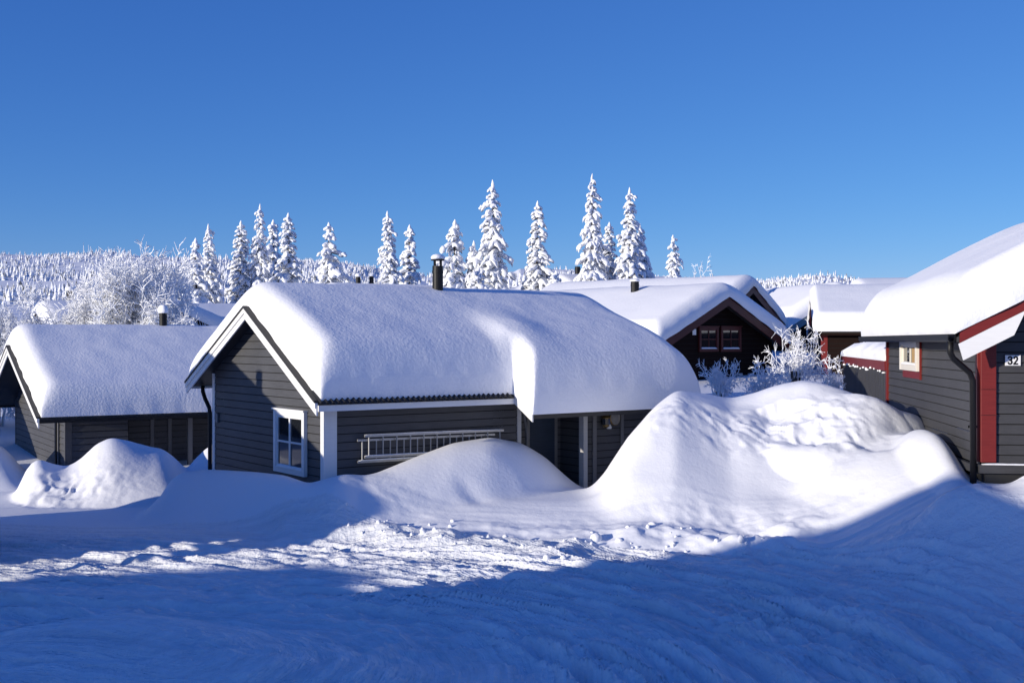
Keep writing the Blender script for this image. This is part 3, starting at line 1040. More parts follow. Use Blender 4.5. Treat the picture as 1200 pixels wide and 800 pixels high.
# ---------------------------------------------------------------- trees
def finger_batch(P0, P1, droop, w, h, rng, sides=6, seg=4):
    """many drooping, snow-fat branch fingers: arrays of start, end -> verts, quads"""
    n = len(P0)
    ts = np.linspace(0, 1, seg + 1)
    d = P1 - P0
    ln = np.linalg.norm(d, axis=1, keepdims=True) + 1e-9
    dn = d / ln
    up = np.array([0, 0, 1.0])
    side = np.cross(dn, up)
    side /= np.linalg.norm(side, axis=1, keepdims=True) + 1e-9
    nv = np.cross(side, dn)
    V = np.zeros((n, seg + 1, sides, 3))
    wprof = np.interp(ts, [0, .25, .6, .85, 1], [.45, .85, 1.0, .8, .15])
    for k, t in enumerate(ts):
        c = P0 + d * t - up * (droop[:, None] * (t ** 2)) + rng.normal(0, 1, (n, 3)) * (w[:, None] * .12)
        for j in range(sides):
            a = 2 * np.pi * j / sides
            jit = 1 + rng.uniform(-.25, .25, (n, 1))
            V[:, k, j] = c + (side * np.cos(a) * w[:, None] + nv * np.sin(a) * h[:, None]) * wprof[k] * jit
    idx = np.arange(n * (seg + 1) * sides).reshape(n, seg + 1, sides)
    a = idx[:, :-1, :]
    b = idx[:, 1:, :]
    q = np.stack([a, np.roll(a, -1, 2), np.roll(b, -1, 2), b], -1).reshape(-1, 4)
    return V.reshape(-1, 3), q


def spruce_mesh(seed, h, rad, lean=0.0):
    rng = np.random.default_rng(seed)
    P0, P1, dr, w, hh = [], [], [], [], []
    levels = int(h * 4.2)
    gap = rng.uniform(0, 6.28)
    for i in range(levels):
        t = 0.03 + 0.95 * (i / (levels - 1)) ** 0.95
        z = h * t
        Rr = rad * (1 - t) ** 0.72 * (0.86 + 0.22 * math.sin(i * 1.7 + seed)) + 0.10
        nb = 4 + int(5 * (1 - t)) + (1 if t < .6 else 0)
        a0 = rng.uniform(0, 6.28)
        for b in range(nb):
            a = a0 + 2 * math.pi * b / nb + rng.uniform(-.4, .4)
            ln = Rr * rng.choice([.6, .8, 1.0, 1.0, 1.22]) * (1 + .15 * math.cos(a - gap))
            dirv = np.array([math.cos(a), math.sin(a), 0])
            perp = np.array([-math.sin(a), math.cos(a), 0])
            down = ln * rng.uniform(.35, .75) * (1 - .5 * t)
            s = np.array([0.03 * math.cos(a), 0.03 * math.sin(a), z + rng.uniform(-.1, .1)])
            e = s + dirv * ln + np.array([0, 0, -down * .3 + .05 * ln])
            P0.append(s)
            P1.append(e)
            dr.append(down)
            w.append(0.08 + 0.17 * ln)
            hh.append(0.07 + 0.10 * ln)
            ns = 2 + int(ln * 3.2)
            for k in range(ns):
                u = rng.uniform(.3, .95)
                sg = rng.choice([-1, 1])
                q = s + (e - s) * u + np.array([0, 0, -down * u * u])
                l2 = ln * rng.uniform(.25, .45) + .08
                e2 = q + dirv * l2 * rng.uniform(.3, .8) + perp * sg * l2 * rng.uniform(.4, .9)
                P0.append(q)
                P1.append(e2)
                dr.append(l2 * rng.uniform(.5, 1.2))
                w.append(0.06 + .22 * l2)
                hh.append(0.06 + .15 * l2)
    # leader
    P0.append(np.array([0, 0, h * .93]))
    P1.append(np.array([0.03, 0, h * 1.03]))
    dr.append(0)
    w.append(.09)
    hh.append(.09)
    V, q = finger_batch(np.array(P0), np.array(P1), np.array(dr), np.array(w), np.array(hh), rng)
    V[:, 0] += lean * (V[:, 2] / h) ** 2
    return V, q


def trunk_mb(h, r, lean=0.0):
    m = MB()
    m.tube([(lean * t * t, 0, h * t) for t in (0, .25, .5, .75, .97)], [r, r * .8, r * .55, r * .3, r * .08], 7)
    return m


SPRUCE = []


def spruce_protos():
    for i, (h, rad) in enumerate(((9.5, 1.25), (9.5, 1.0), (7.0, 1.2), (7.0, 0.85), (6.0, 1.15), (9.8, 1.45))):
        V, q = spruce_mesh(100 + i * 7, h, rad, 0.12 * (-1) ** i)
        cm = np_mesh('crown', V, q, M['spruce'], None, True)
        tm = trunk_mb(h, .13, 0.12 * (-1) ** i).build('trunk', M['bark'])
        SPRUCE.append((h, rad, cm.data, tm.data))
        bpy.data.objects.remove(cm)
        bpy.data.objects.remove(tm)


def place_spruce(kind, xt, yt, Y, label, rz, wscale=1.0, group='snow laden spruces behind the cabins'):
    h, rad, cm, tm = SPRUCE[kind]
    X, _, zt = px(xt, yt, Y)
    g = gz(X, Y) - 0.3
    s = (zt - g) / (h * 1.03)
    o = empty('spruce_tree', (X, Y, g), rz)
    o.scale = (s * wscale * 1.12, s * wscale * 1.12, s)
    tag(o, label, 'tree', group)
    for nm, me in (('trunk', tm), ('crown', cm)):
        c = bpy.data.objects.new(nm, me)
        COL.objects.link(c)
        c.parent = o
    return o


def frost_mesh(seed, h, spread, stems, levels=4, thick=0.022, dens=1.0, up=0.6):
    """hoar-frosted broadleaf: recursive branching, every twig a thin white-coated tube"""
    rng = np.random.default_rng(seed)
    segs = []       # (p0, p1, r0, r1)

    def grow(p, d, ln, r, lev):
        n = 3
        pts = [p]
        dd = d.copy()
        for k in range(n):
            dd = dd + rng.normal(0, .16, 3) + np.array([0, 0, .05 if lev < 2 else -.04])
            dd /= np.linalg.norm(dd)
            pts.append(pts[-1] + dd * ln / n)
        for k in range(n):
            segs.append((pts[k], pts[k + 1], r * (1 - .25 * k), r * (1 - .25 * (k + 1))))
        if lev >= levels:
            return
        nc = int((4 if lev < levels - 1 else 5) * dens + rng.uniform(0, 1.5))
        for c in range(nc):
            t = rng.uniform(.25, 1.0)
            i = min(int(t * n), n - 1)
            q = pts[i] + (pts[i + 1] - pts[i]) * (t * n - i)
            a = rng.normal(0, 1, 3)
            a -= a.dot(dd) * dd
            a /= np.linalg.norm(a) + 1e-9
            nd = dd * up + a * rng.uniform(.5, 1.0)
            nd /= np.linalg.norm(nd)
            grow(q, nd, ln * rng.uniform(.42, .68), max(r * .55, thick), lev + 1)
    for s in range(stems):
        a = rng.uniform(0, 6.28)
        tilt = rng.uniform(.1, 1.0) * spread / h
        d = np.array([math.cos(a) * tilt, math.sin(a) * tilt, 1.0])
        d /= np.linalg.norm(d)
        b = np.array([math.cos(a), math.sin(a), 0]) * rng.uniform(0, spread * .25)
        grow(b, d, h * rng.uniform(.42, .62), max(.045, thick * 1.8), 0)
    S = np.array([s[0] for s in segs])
    E = np.array([s[1] for s in segs])
    r0 = np.array([s[2] for s in segs])
    r1 = np.array([s[3] for s in segs])
    d = E - S
    d /= np.linalg.norm(d, axis=1, keepdims=True) + 1e-9
    a = np.cross(d, np.array([0.3, 0.2, 1.0]))
    a /= np.linalg.norm(a, axis=1, keepdims=True) + 1e-9
    b = np.cross(d, a)
    V = np.zeros((len(S), 2, 4, 3))
    for j in range(4):
        t = 2 * np.pi * j / 4
        o = a * math.cos(t) + b * math.sin(t)
        jit = rng.uniform(.7, 1.35, (len(S), 1))
        V[:, 0, j] = S + o * r0[:, None] * jit
        V[:, 1, j] = E + o * np.maximum(r1, thick * .5)[:, None] * jit
    idx = np.arange(len(S) * 8).reshape(-1, 2, 4)
    A, B = idx[:, 0], idx[:, 1]
    q = np.stack([A, np.roll(A, -1, 1), np.roll(B, -1, 1), B], -1).reshape(-1, 4)
    zmax = V[..., 2].max()
    V *= h / zmax
    rad_ = np.percentile(np.hypot(V[..., 0], V[..., 1]), 96)
    kxy = spread / rad_
    V[..., :2] *= kxy
    return V.reshape(-1, 3), q


def frost_tree(name, label, cat, xt, yt, Y, seed, base_z, spread, stems, levels, thick, dens=1.0, up=.6, group=None, X=None):
    Xc, _, zt = px(xt, yt, Y)
    h = zt - base_z
    V, q = frost_mesh(seed, h, spread, stems, levels, thick, dens, up)
    o = empty(name, (Xc, Y, base_z))
    tag(o, label, cat, group)
    np_mesh('crown', V, q, M['frost'], o, False)
    m = MB()
    for k in range(min(stems, 5)):
        a = k * 2.4 + seed
        m.tube([(0.06 * math.cos(a), .06 * math.sin(a), -.4), (.12 * math.cos(a), .12 * math.sin(a), h * .15), (.3 * math.cos(a) * spread / 2, .3 * math.sin(a) * spread / 2, h * .4)], [.06, .045, .02], 6)
    m.build('trunk', M['bark'], o)
    return o


def small_spruce_protos():
    out = []
    for i in range(4):
        rng = np.random.default_rng(900 + i)
        P0, P1, dr, w, hh = [], [], [], [], []
        h, rad = 6.0, 0.9 + .15 * i
        for k in range(13):
            t = .03 + .93 * k / 12
            for b in range(6):
                a = rng.uniform(0, 6.28)
                ln = rad * (1 - t) ** .8 * rng.uniform(.6, 1.2) + .12
                s = np.array([0, 0, h * t])
                P0.append(s)
                P1.append(s + np.array([math.cos(a) * ln, math.sin(a) * ln, 0]))
                dr.append(ln * .6)
                w.append(.1 + .22 * ln)
                hh.append(.1 + .14 * ln)
        P0.append(np.array([0, 0, h * .9])); P1.append(np.array([0, 0, h * 1.03])); dr.append(0); w.append(.12); hh.append(.12)
        out.append(finger_batch(np.array(P0), np.array(P1), np.array(dr), np.array(w), np.array(hh), rng, 5, 3))
    return out


def build_forest(protos):
    """the far wood on the hillsides: one mass"""
    rng = np.random.default_rng(5)
    VV, QQ = [], []
    off = 0
    # low cone proto
    cones = []
    for i in range(6):
        r2 = np.random.default_rng(i)
        v = []
        f = []
        tiers = 4
        for k in range(tiers):
            zb, zt_ = k / tiers * .86, min(1.0, (k + 1.7) / tiers * .86 + .05)
            rr = (1 - k / tiers) ** .8
            n0 = len(v)
            for s in range(6):
                a = 2 * np.pi * s / 6 + k
                q = rr * r2.uniform(.65, 1.2)
                v.append((math.cos(a) * q, math.sin(a) * q, zb + r2.uniform(-.03, .05)))
            v.append((r2.uniform(-.05, .05), r2.uniform(-.05, .05), zt_))
            for s in range(6):
                f.append((n0 + s, n0 + (s + 1) % 6, n0 + 6))
        cones.append((np.array(v), np.array(f)))
    n_try = 70000
    Y = 125 * (700 / 125) ** rng.uniform(0, 1, n_try) ** .8
    A = rng.uniform(-.95, .72, n_try)
    X = A * Y
    dens = 0.50 + 1.25 * fbm(X / 75, Y / 55, 3, 77)
    # open snow: clearings on the crests and the bare patch behind the middle trees
    pxx = A * F + 600
    bare = np.exp(-((pxx - 600) / 90) ** 2) * sst(250, 500, Y) * .8
    bare = bare + np.exp(-((pxx - 190) / 40) ** 2) * np.exp(-((Y - 560) / 60) ** 2) * .9
    dens = dens - bare
    dens = np.where(Y < 210, dens * sst(120, 210, Y) - 0.1, dens)
    keep = rng.uniform(0, 1, n_try) < np.clip(dens, 0.02, 1) * (.35 + .65 * sst(150, 450, Y))
    X, Y = X[keep], Y[keep]
    Z = terrain(X, Y, fine=False)
    T = []
    for i in range(len(X)):
        v, f = cones[i % 6]
        h = rng.uniform(1.2, 3.3) * (1.0 if Y[i] < 580 else .7)
        w = h * rng.uniform(.19, .34)
        a = rng.uniform(0, 6.28)
        c, s = math.cos(a), math.sin(a)
        p = np.empty_like(v)
        p[:, 0] = (v[:, 0] * c - v[:, 1] * s) * w + X[i]
        p[:, 1] = (v[:, 0] * s + v[:, 1] * c) * w + Y[i]
        p[:, 2] = v[:, 2] * h + Z[i] - .15
        VV.append(p)
        T.append(f + off)
        off += len(v)
    o = np_mesh('hillside_forest', np.concatenate(VV), np.zeros((0, 4)), M['forest'], None, False, np.concatenate(T))
    tag(o, 'far snow dusted spruce forest covering the hills on the horizon', 'forest', kind='stuff')


# ================================================================= BUILD
build_ground()

# broken lumps of ploughed snow lying about
def snow_clods():
    rng = np.random.default_rng(44)
    pts = []
    for _ in range(110):       # along the windrow
        u = rng.uniform(385, 960)
        yy = np.interp(u, [385, 520, 650, 745, 950], [614, 624, 634, 622, 634]) + rng.normal(0, 4) + 4
        Yd = F * (CZ - .15) / (yy - 400)
        pts.append(((u - 600) / F * Yd, Yd, abs(rng.normal(0, .022)) + .012))
    P = np.array(pts)
    Z = terrain(P[None, :, 0], P[None, :, 1])[0]
    base = np.array([(0, 0, 1), (.89, 0, .45), (.28, .85, .45), (-.72, .53, .45), (-.72, -.53, .45), (.28, -.85, .45), (.72, .53, -.45), (-.28, .85, -.45), (-.89, 0, -.45), (-.28, -.85, -.45), (.72, -.53, -.45), (0, 0, -1)])
    tri = [(0, 1, 2), (0, 2, 3), (0, 3, 4), (0, 4, 5), (0, 5, 1), (1, 6, 2), (2, 7, 3), (3, 8, 4), (4, 9, 5), (5, 10, 1), (6, 7, 2), (7, 8, 3), (8, 9, 4), (9, 10, 5), (10, 6, 1), (11, 7, 6), (11, 8, 7), (11, 9, 8), (11, 10, 9), (11, 6, 10)]
    V, T = [], []
    for k, (x, y, r_) in enumerate(pts):
        b = base * rng.uniform(.65, 1.3, (12, 1)) * r_ * rng.uniform(.7, 1.4, 3)
        V.append(b + np.array([x, y, Z[k] + r_ * .05]))
        T.append(np.array(tri) + 12 * k)
    o = np_mesh('snow_clods', np.concatenate(V), np.zeros((0, 4)), M['snow_small'], None, True, np.concatenate(T))
    tag(o, 'loose lumps of ploughed snow strewn along the road edge', 'snow', kind='stuff')


snow_clods()

# ---------------------------------------------------------------- main cabin
ROT_M = math.atan2(.595, .804)
CM = Vector((-3.42, 21.0, 0))


def main_thick(X, Y):
    # snow creeps down and lies thicker along the eaves; thin hollow round the chimney
    return 0.24 * sst(2.4, 0.0, Y) - 0.05 * np.exp(-((X - 2.5) / 1.4) ** 2 - ((Y - 0.6) / .7) ** 2) + 0.08 * np.exp(-((X - 4.5) / .5) ** 2 - ((Y - .1) / .9) ** 2)


PM = dict(L=7.75, y0=0.0, y1=5.2, yr=2.65, zb=-0.1, zr=3.99, sR=.566, sL=.50, oR=.45, oL=.62, oF=.36, oB=.8, ext=(4.0, .6), T=.50, r=.5, rR=.42, rL=.5, rB=.8,
          wall=M['char'], trim=M['white'], barge=M['white'], barge2=M['white'], fascia=M['white'], cb=.24, cbg=.42, bh=.155, corrug=True, porch=(4.4, 5.93, .5, -.3),
          barge_h=.25, ogR=.0, ogF=-.04, drip=True, bulge=.035, pw=2.6, seed=1, round=.35, ext_extra=.18, thickfn=main_thick, res=.06, fascia_h=.11)
main = cabin('grey_cabin', 'charcoal grey cabin with white barge boards and a ladder on its side', 'cabin', CM, ROT_M, PM)
# gable window
Ug, Ng = (0, -1, 0), (-1, 0, 0)


def main_y_at(xp):
    a = (xp - 600) / F
    return (-3.42 - a * 21.0) / (.595 + a * .804)


def main_x_at(xp, yoff=0.0):
    a = (xp - 600) / F
    ox, oy = -3.42 - .595 * yoff, 21.0 + .804 * yoff
    return (a * oy - ox) / (.804 - a * .595)


ya, yb = main_y_at(325.5), main_y_at(361.5)
Yd = 21 + .804 * ya
zwt = CZ - 79 / F * Yd
zwb = CZ - 151 / F * Yd
win = window(main, (-.02, ya, zwb), Ug, Ng, ya - yb, zwt - zwb, M['white'], M['white'], .10, 2, 2, True, depth=.08)
# small vent box and rear downpipe
m = MB(); m.box((-.06, 4.87, 1.55), (-.022, 4.99, 1.75)); m.build('meter_box', M['grey_trim'], main, bevel=.008)
pipe_part('downpipe', [(-.05, 5.72, 2.32), (-.05, 5.72, 2.2), (-.05, 5.6, 2.05), (-.06, 5.32, 1.85), (-.06, 5.28, 1.7), (-.06, 5.28, 0)], .045, main)
# chimney
xc = main_x_at(513, 2.35)
zch = CZ - (309 - 400) / F * (21 + .595 * xc + .804 * 2.35)
chimney(main, xc, 2.35, 3.6, zch - .05, .118, cap=.12)
# porch: post, door, posts of the front room
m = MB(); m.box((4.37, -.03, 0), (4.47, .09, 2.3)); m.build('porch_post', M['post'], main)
m = MB(); m.box((5.05, .44, 0.2), (5.72, .474, 2.25)); m.build('door', M['door'], main)
m = MB(); m.box((4.98, .44, 0.2), (5.05, .48, 2.32)); m.box((5.72, .44, .2), (5.80, .48, 2.32)); m.box((5.05, .44, 2.25), (5.72, .48, 2.32)); m.build('door_frame', M['grey_trim'], main)
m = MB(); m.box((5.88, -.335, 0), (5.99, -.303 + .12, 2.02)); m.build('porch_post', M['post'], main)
m = MB(); m.box((6.13, -.35, 0), (6.23, -.325, 1.98)); m.build('porch_board', M['grey_trim'], main)
m = MB(); m.box((6.92, -.35, 0), (7.0, -.325, 1.98)); m.build('porch_board', M['grey_trim'], main)
m = MB(); m.tube([(4.55, .0, 1.9), (4.72, .1, 1.35), (4.78, .2, .8)], .03, 8); m.build('brace', M['grey_trim'], main)


def on_main(x, y, z):
    c, s = .804, .595
    return Vector((CM.x + x * c - y * s, CM.y + x * s + y * c, z))


# ladder hung on the side wall
lad = empty('ladder', on_main(.75, -.05, 1.05), ROT_M)
tag(lad, 'aluminium extension ladder hung sideways on the charcoal cabin wall', 'ladder')


def rail(x0, x1, z, y, tilt):
    m = MB()
    m.obox((0, 0, 0), (1, 0, tilt), (0, 1, 0), (0, 0, 1), (x0, x1), (y - .016, y + .016), (z - .02, z + .02))
    return m.build('rail', M['alu'], lad)


tl = -.012
rail(0.0, 3.18, .50, -.10, tl)
rail(0.0, 3.18, .11, -.10, tl)
rail(-.12, 3.0, .42, -.045, tl)
rail(-.12, 3.0, 0.02, -.045, tl)
for k in range(11):
    m = MB(); x = .09 + k * .30
    m.tube([(x, -.10, .12 + tl * x), (x, -.10, .49 + tl * x)], .013, 8); m.build('rung', M['alu'], lad)
for k in range(10):
    m = MB(); x = -.02 + k * .30
    m.tube([(x, -.045, .03 + tl * x), (x, -.045, .41 + tl * x)], .013, 8); m.build('rung', M['alu'], lad)
snow_strip('snow', (0, -.10, .522), (1, 0, tl), (0, -1, 0), 0, 3.15, .04, .012, lad, 3)
snow_strip('snow', (0, -.10, .132), (1, 0, tl), (0, -1, 0), 0, 3.1, .04, .015, lad, 4)
snow_strip('snow', (0, -.045, .042), (1, 0, tl), (0, -1, 0), -.1, 2.9, .05, .025, lad, 5)

# lantern, plate and small bell on the porch wall
p = on_main(6.42, -.42, 1.62)
ln = empty('wall_lantern', p, ROT_M)
tag(ln, 'brass wall lantern beside the white porch post', 'lantern')
m = MB(); m.lathe((0, 0, 0), [(.03, -.15), (.075, -.12), (.085, .06), (.1, .07), (.03, .14), (.015, .18)], 8); m.build('lamp_body', M['brass'], ln)
m = MB(); m.lathe((0, 0, 0), [(.06, -.10), (.092, -.08), (.097, .04), (.07, .05)], 8); m.build('lamp_glass', M['glass'], ln)
m = MB(); m.tube([(0, 0, .17), (0, .03, .2), (0, .1, .18)], .012, 8); m.build('bracket', M['metal'], ln)
pl = empty('wall_plate', on_main(6.75, -.335, 1.66), ROT_M)
tag(pl, 'round grey ornamental plate hung on the dark porch wall', 'plate')
prof = [(0.0, -.02), (.05, -.02), (.07, -.012), (.10, -.018), (.13, -.03)]
m = MB()
for i, (r_, yy) in enumerate(prof[1:]):
    for k in range(24):
        t = 2 * math.pi * k / 24
        m.v.append((r_ * math.cos(t), yy, r_ * 1.15 * math.sin(t)))
for i in range(len(prof) - 2):
    for k in range(24):
        j = (k + 1) % 24
        m.f.append((i * 24 + k, i * 24 + j, (i + 1) * 24 + j, (i + 1) * 24 + k))
m.f.append(tuple(range(24)))
m.build('plate_disc', M['ceramic'], pl)
m = MB()
for k in range(24):
    t = 2 * math.pi * k / 24
    t2 = 2 * math.pi * (k + 1) / 24
    m.poly([(.13 * math.cos(t), -.03, .15 * math.sin(t)), (.13 * math.cos(t2), -.03, .15 * math.sin(t2)), (.15 * math.cos(t2), -.012, .172 * math.sin(t2)), (.15 * math.cos(t), -.012, .172 * math.sin(t))])
m.build('plate_rim', M['brass'], pl)
bl = MB(); q = on_main(6.56, -.37, 1.44)
bl.lathe((0, 0, 0), [(.05, 0), (.055, .03), (.03, .09), (.012, .11)], 12)
b = bl.build('porch_bell', M['plate'], None); b.location = q
tag(b, 'small pale bell fixed between the lantern and the round plate', 'bell')

# ---------------------------------------------------------------- left cabin
a_l = math.atan2(1350, 2100)
dl = (math.cos(a_l), math.sin(a_l))
kl = 1.30
ap = Vector((-11.14 * kl, 25.5 * kl))
YR_L = 0.0
# local origin at the ridge foot of the gable wall (y = 0 is the ridge)
oFl = .8
org = Vector((ap.x + dl[0] * oFl, ap.y + dl[1] * oFl, 0))
PLf = dict(L=8.6, y0=-3.75, y1=3.6, yr=0.0, zb=-1.3, zr=CZ - .09 * kl, sR=.405, sL=.45, oR=.75, oL=.5, oF=oFl, oB=.4, T=.62, r=.5, rR=.35, wall=M['char'], trim=M['char'], barge=M['white'], barge2=M['white'],
           fascia=M['metal'], cb=.14, bh=.17, barge_h=.27, ogR=.02, ogF=-.04, drip=True, bulge=.035, pw=2.6, seed=2, round=.3, res=.09, fascia_h=.08, porch=(1.6, 8.2, 1.1, -3.78))
left = cabin('grey_cabin', 'low grey cabin at the far left with white barge boards and black chimney', 'cabin', org, a_l, PLf)
m = MB(); m.box((-.1, -2.92, -1.2), (-.03, -2.78, 1.45)); m.build('downpipe', M['metal'], left)
m = MB(); m.box((-.07, -3.06, -1.2), (-.03, -2.98, 1.4)); m.build('trim_board', M['grey_trim'], left)
m = MB(); m.box((-.1, -1.45, 1.2), (-.03, -1.38, 1.42)); m.build('wall_lamp', M['metal'], left)
for xx in (2.5, 3.0, 4.4, 5.1):
    m = MB(); m.box((xx, -2.69, -1.2), (xx + .1, -2.62, 1.4)); m.build('porch_board', M['grey_trim'], left)
m = MB(); m.box((3.3, -3.6, -1.2), (3.42, -3.48, 1.42)); m.build('porch_post', M['grey_trim'], left)
m = MB(); m.box((6.4, -3.6, -1.2), (6.52, -3.48, 1.42)); m.build('porch_post', M['grey_trim'], left)
aa = (190 - 600) / F
# chimney on the ridge at photo column 190
tt = (aa * org.y - org.x) / (dl[0] - aa * dl[1])
Yc = org.y + tt * dl[1]
chimney(left, tt, -.1, 2.5, CZ - (367 - 400) / F * Yc, .115, cap=.26, cowl=False)

# ---------------------------------------------------------------- right cabin (number 32)
d8 = Vector((.143, .990))
d8.normalize()
ROT_R = math.atan2(d8.y, d8.x)
CR = Vector((7.33, 18.0, 0))
PRt = dict(L=8.0, y0=-6.4, y1=0.0, yr=-3.2, zb=1.38, zr=CZ + .14 + 3.65 * .52, sR=.52, sL=.52, oR=.45, oL=.45, oF=.55, oB=.4, T=.60, r=.55, rL=.38, wall=M['char2'], trim=None, barge=M['red'], fascia=M['char2'],
           bh=.16, barge_h=.16, seed=3, round=.5, res=.07, fascia_h=.14)
right = cabin('grey_cabin', 'dark grey cabin with red corner pillar and number 32 at the right edge', 'cabin', CR, ROT_R, PRt)
rzR = PRt['rz']
# white board below the low end of the red barge board, its upper end cut aslant
m = MB()
m.prism([(-.556, .47, rzR(.47) - .165), (-.556, .40, rzR(.40) - .45), (-.556, -.33, rzR(-.33) - .45), (-.556, -.50, rzR(-.50) - .165)], (-.03, 0, 0))
m.build('barge_end_board', M['white'], right)
zt = rzR(0) - .1
m = MB(); m.box((-.07, -.21, 1.42), (0, .02, zt)); m.box((0, -.02, 1.42), (.12, .06, zt - .02)); m.build('corner_pillar', M['red'], right, bevel=.008)
for zz in (2.15, 2.55):
    m = MB(); m.box((-.078, -.215, zz), (-.068, .022, zz + .012)); m.build('pillar_band', M['dred'], right)
m = MB(); m.box((-.16, -6.4, 1.26), (-.03, .06, 1.39)); m.box((-.03, .03, 1.24), (7.9, .10, 1.36)); m.build('base_beam', M['char2'], right)
snow_strip('beam_snow', (-.11, 0, 1.391), (0, 1, 0), (-1, 0, 0), -3.0, .02, .09, .025, right, 6)
m = MB(); m.box((-.05, -6.3, .6), (7.9, -.05, 1.25)); m.build('plinth', M['roof'], right)
# far red corner trim
m = MB(); m.box((7.9, -.02, .8), (8.03, .06, zt)); m.build('corner_board', M['red'], right)
# side window


def right_x_at(xp, yoff=0.0):
    a = (xp - 600) / F
    nx, ny = -d8.y, d8.x
    ox, oy = CR.x + nx * yoff, CR.y + ny * yoff
    return (a * oy - ox) / (d8.x - a * d8.y)


x1, x2 = right_x_at(1079, .03), right_x_at(1059, .03)
Ywn = CR.y + d8.y * (x1 + x2) / 2
zt_, zb_ = CZ + (2.5) / F * Ywn, CZ - (34) / F * Ywn
wR = window(right, (x2, .02, zb_), (-1, 0, 0), (0, 1, 0), x2 - x1, zt_ - zb_, M['cream'], M['cream'], .12, 2, 1, True, True, .10, M['red'])
m = MB(); m.box((x1 - .035, .02, zb_ - .16), (x1 - .003, .06, zt_)); m.build('shutter_board', M['red'], wR)
# gutter and downpipe
zg = rzR(.45)
g = MB()
prof = [(0.0, 0.0), (.0, -.09), (.03, -.12), (.09, -.12), (.12, -.09), (.12, 0.0), (.11, 0.0), (.11, -.085), (.085, -.11), (.035, -.11), (.01, -.085), (.01, 0.0)]
g.prism([(-.5, .49 + a, zg - .03 + b) for a, b in prof], (8.8, 0, 0))
g.build('gutter', M['metal'], right)
pipe_part('downpipe', [(-.38, .55, zg - .1), (-.38, .55, zg - .3), (-.34, .5, zg - .40), (-.1, .2, zg - .62), (-.06, .14, zg - .75), (-.06, .13, 1.0)], .05, right)
m = MB(); m.box((-.02, .06, 1.95), (.0, .2, 1.99)); m.build('pipe_clamp', M['metal'], right)
# number plate, figures built as strokes
xs0, xs1 = 1177, 1196
sg = empty('number_sign', (0, 0, 0), 0)


def front_pt(xp, yp):
    """point on the front gable plane of the right cabin"""
    a = (xp - 600) / F
    n = Vector((-d8.y, d8.x))
    o = Vector((CR.x - d8.x * .03, CR.y - d8.y * .03))
    t = (a * o.y - o.x) / (n.x - a * n.y)
    Yq = o.y + n.y * t
    return t, CZ - (yp - 400) / F * Yq


t0, z0 = front_pt(1177.5, 428.3)
t1, z1 = front_pt(1195.8, 416)
sg.location = (CR.x, CR.y, 0)
sg.rotation_euler = (0, 0, ROT_R)
tag(sg, 'white house number sign reading 32 beside the red pillar', 'sign')
m = MB(); m.box((-.05, t1, z0), (-.032, t0, z1)); m.build('sign_plate', M['plate'], sg, bevel=.003)
hgt, wid = (z1 - z0), (t0 - t1)
fh_, fw_ = hgt * .68, wid * .23


def stroke(path, name):
    m = MB()
    zc, s = z0 + hgt * .16, fh_
    pts = [(-.0525, path[0] - u * fw_, zc + v * s) for u, v in path[1]]
    th_ = .0125
    for a, b in zip(pts[:-1], pts[1:]):
        A_, B_ = Vector(a), Vector(b)
        d = (B_ - A_).normalized()
        n = Vector((0, -d.z, d.y)) * th_
        ex = d * th_ * .8
        m.prism([tuple(A_ - ex + n), tuple(B_ + ex + n), tuple(B_ + ex - n), tuple(A_ - ex - n)], (.004, 0, 0))
    return m.build(name, M['ink'], sg)


three = [(0.05, .82), (.2, .96), (.5, 1), (.8, .95), (.95, .78), (.85, .6), (.45, .53), (.85, .45), (1, .25), (.85, .06), (.5, 0), (.2, .04), (0, .2)]
two = [(0.05, .78), (.18, .94), (.5, 1), (.82, .94), (.95, .76), (.85, .55), (.4, .25), (.02, .0), (1, 0)]
stroke((t0 - wid * .20, three), 'digit')
stroke((t0 - wid * .56, two), 'digit')

# terrace fence behind the right cabin
fd = Vector((.175, .985)); fd.normalize()
fo = Vector((8.46, 25.96))
FL = 9.0
fe = empty('terrace_fence', (fo.x, fo.y, 0), math.atan2(fd.y, fd.x))
tag(fe, 'dark upright board fence with red top rail and thick snow on it', 'fence')
m = MB()
k = 0
x = 0.0
while x < FL:
    m.box((x, 0, .9), (x + .125, .022 + .01 * (k % 2), 2.66))
    x += .135
    k += 1
m.build('board', M['char2'], fe)
m = MB(); m.box((0, -.05, 2.64), (FL, .06, 2.86)); m.build('rail', M['red'], fe)
m = MB(); m.box((0, -1.6, 2.6), (FL, -.05, 2.7)); m.build('deck_roof', M['roof'], fe)
snow_strip('snow', (0, -.7, 2.862), (1, 0, 0), (0, 1, 0), 0.02, FL, 1.6, .5, fe, 9)
for k in range(16):
    xx = 0.2 + k * .53 + rnd.uniform(-.2, .2)
    b = snow_blob('frozen_snow', (xx, .06, 2.60 + rnd.uniform(-.03, .04)), rnd.uniform(.02, .055), rnd.uniform(.03, .08), fe, k, 8)
# ---------------------------------------------------------------- dark red and brown cabins behind
gd = Vector((-.68, .73)); gd.normalize()
ROT_D = math.atan2(gd.y, gd.x)


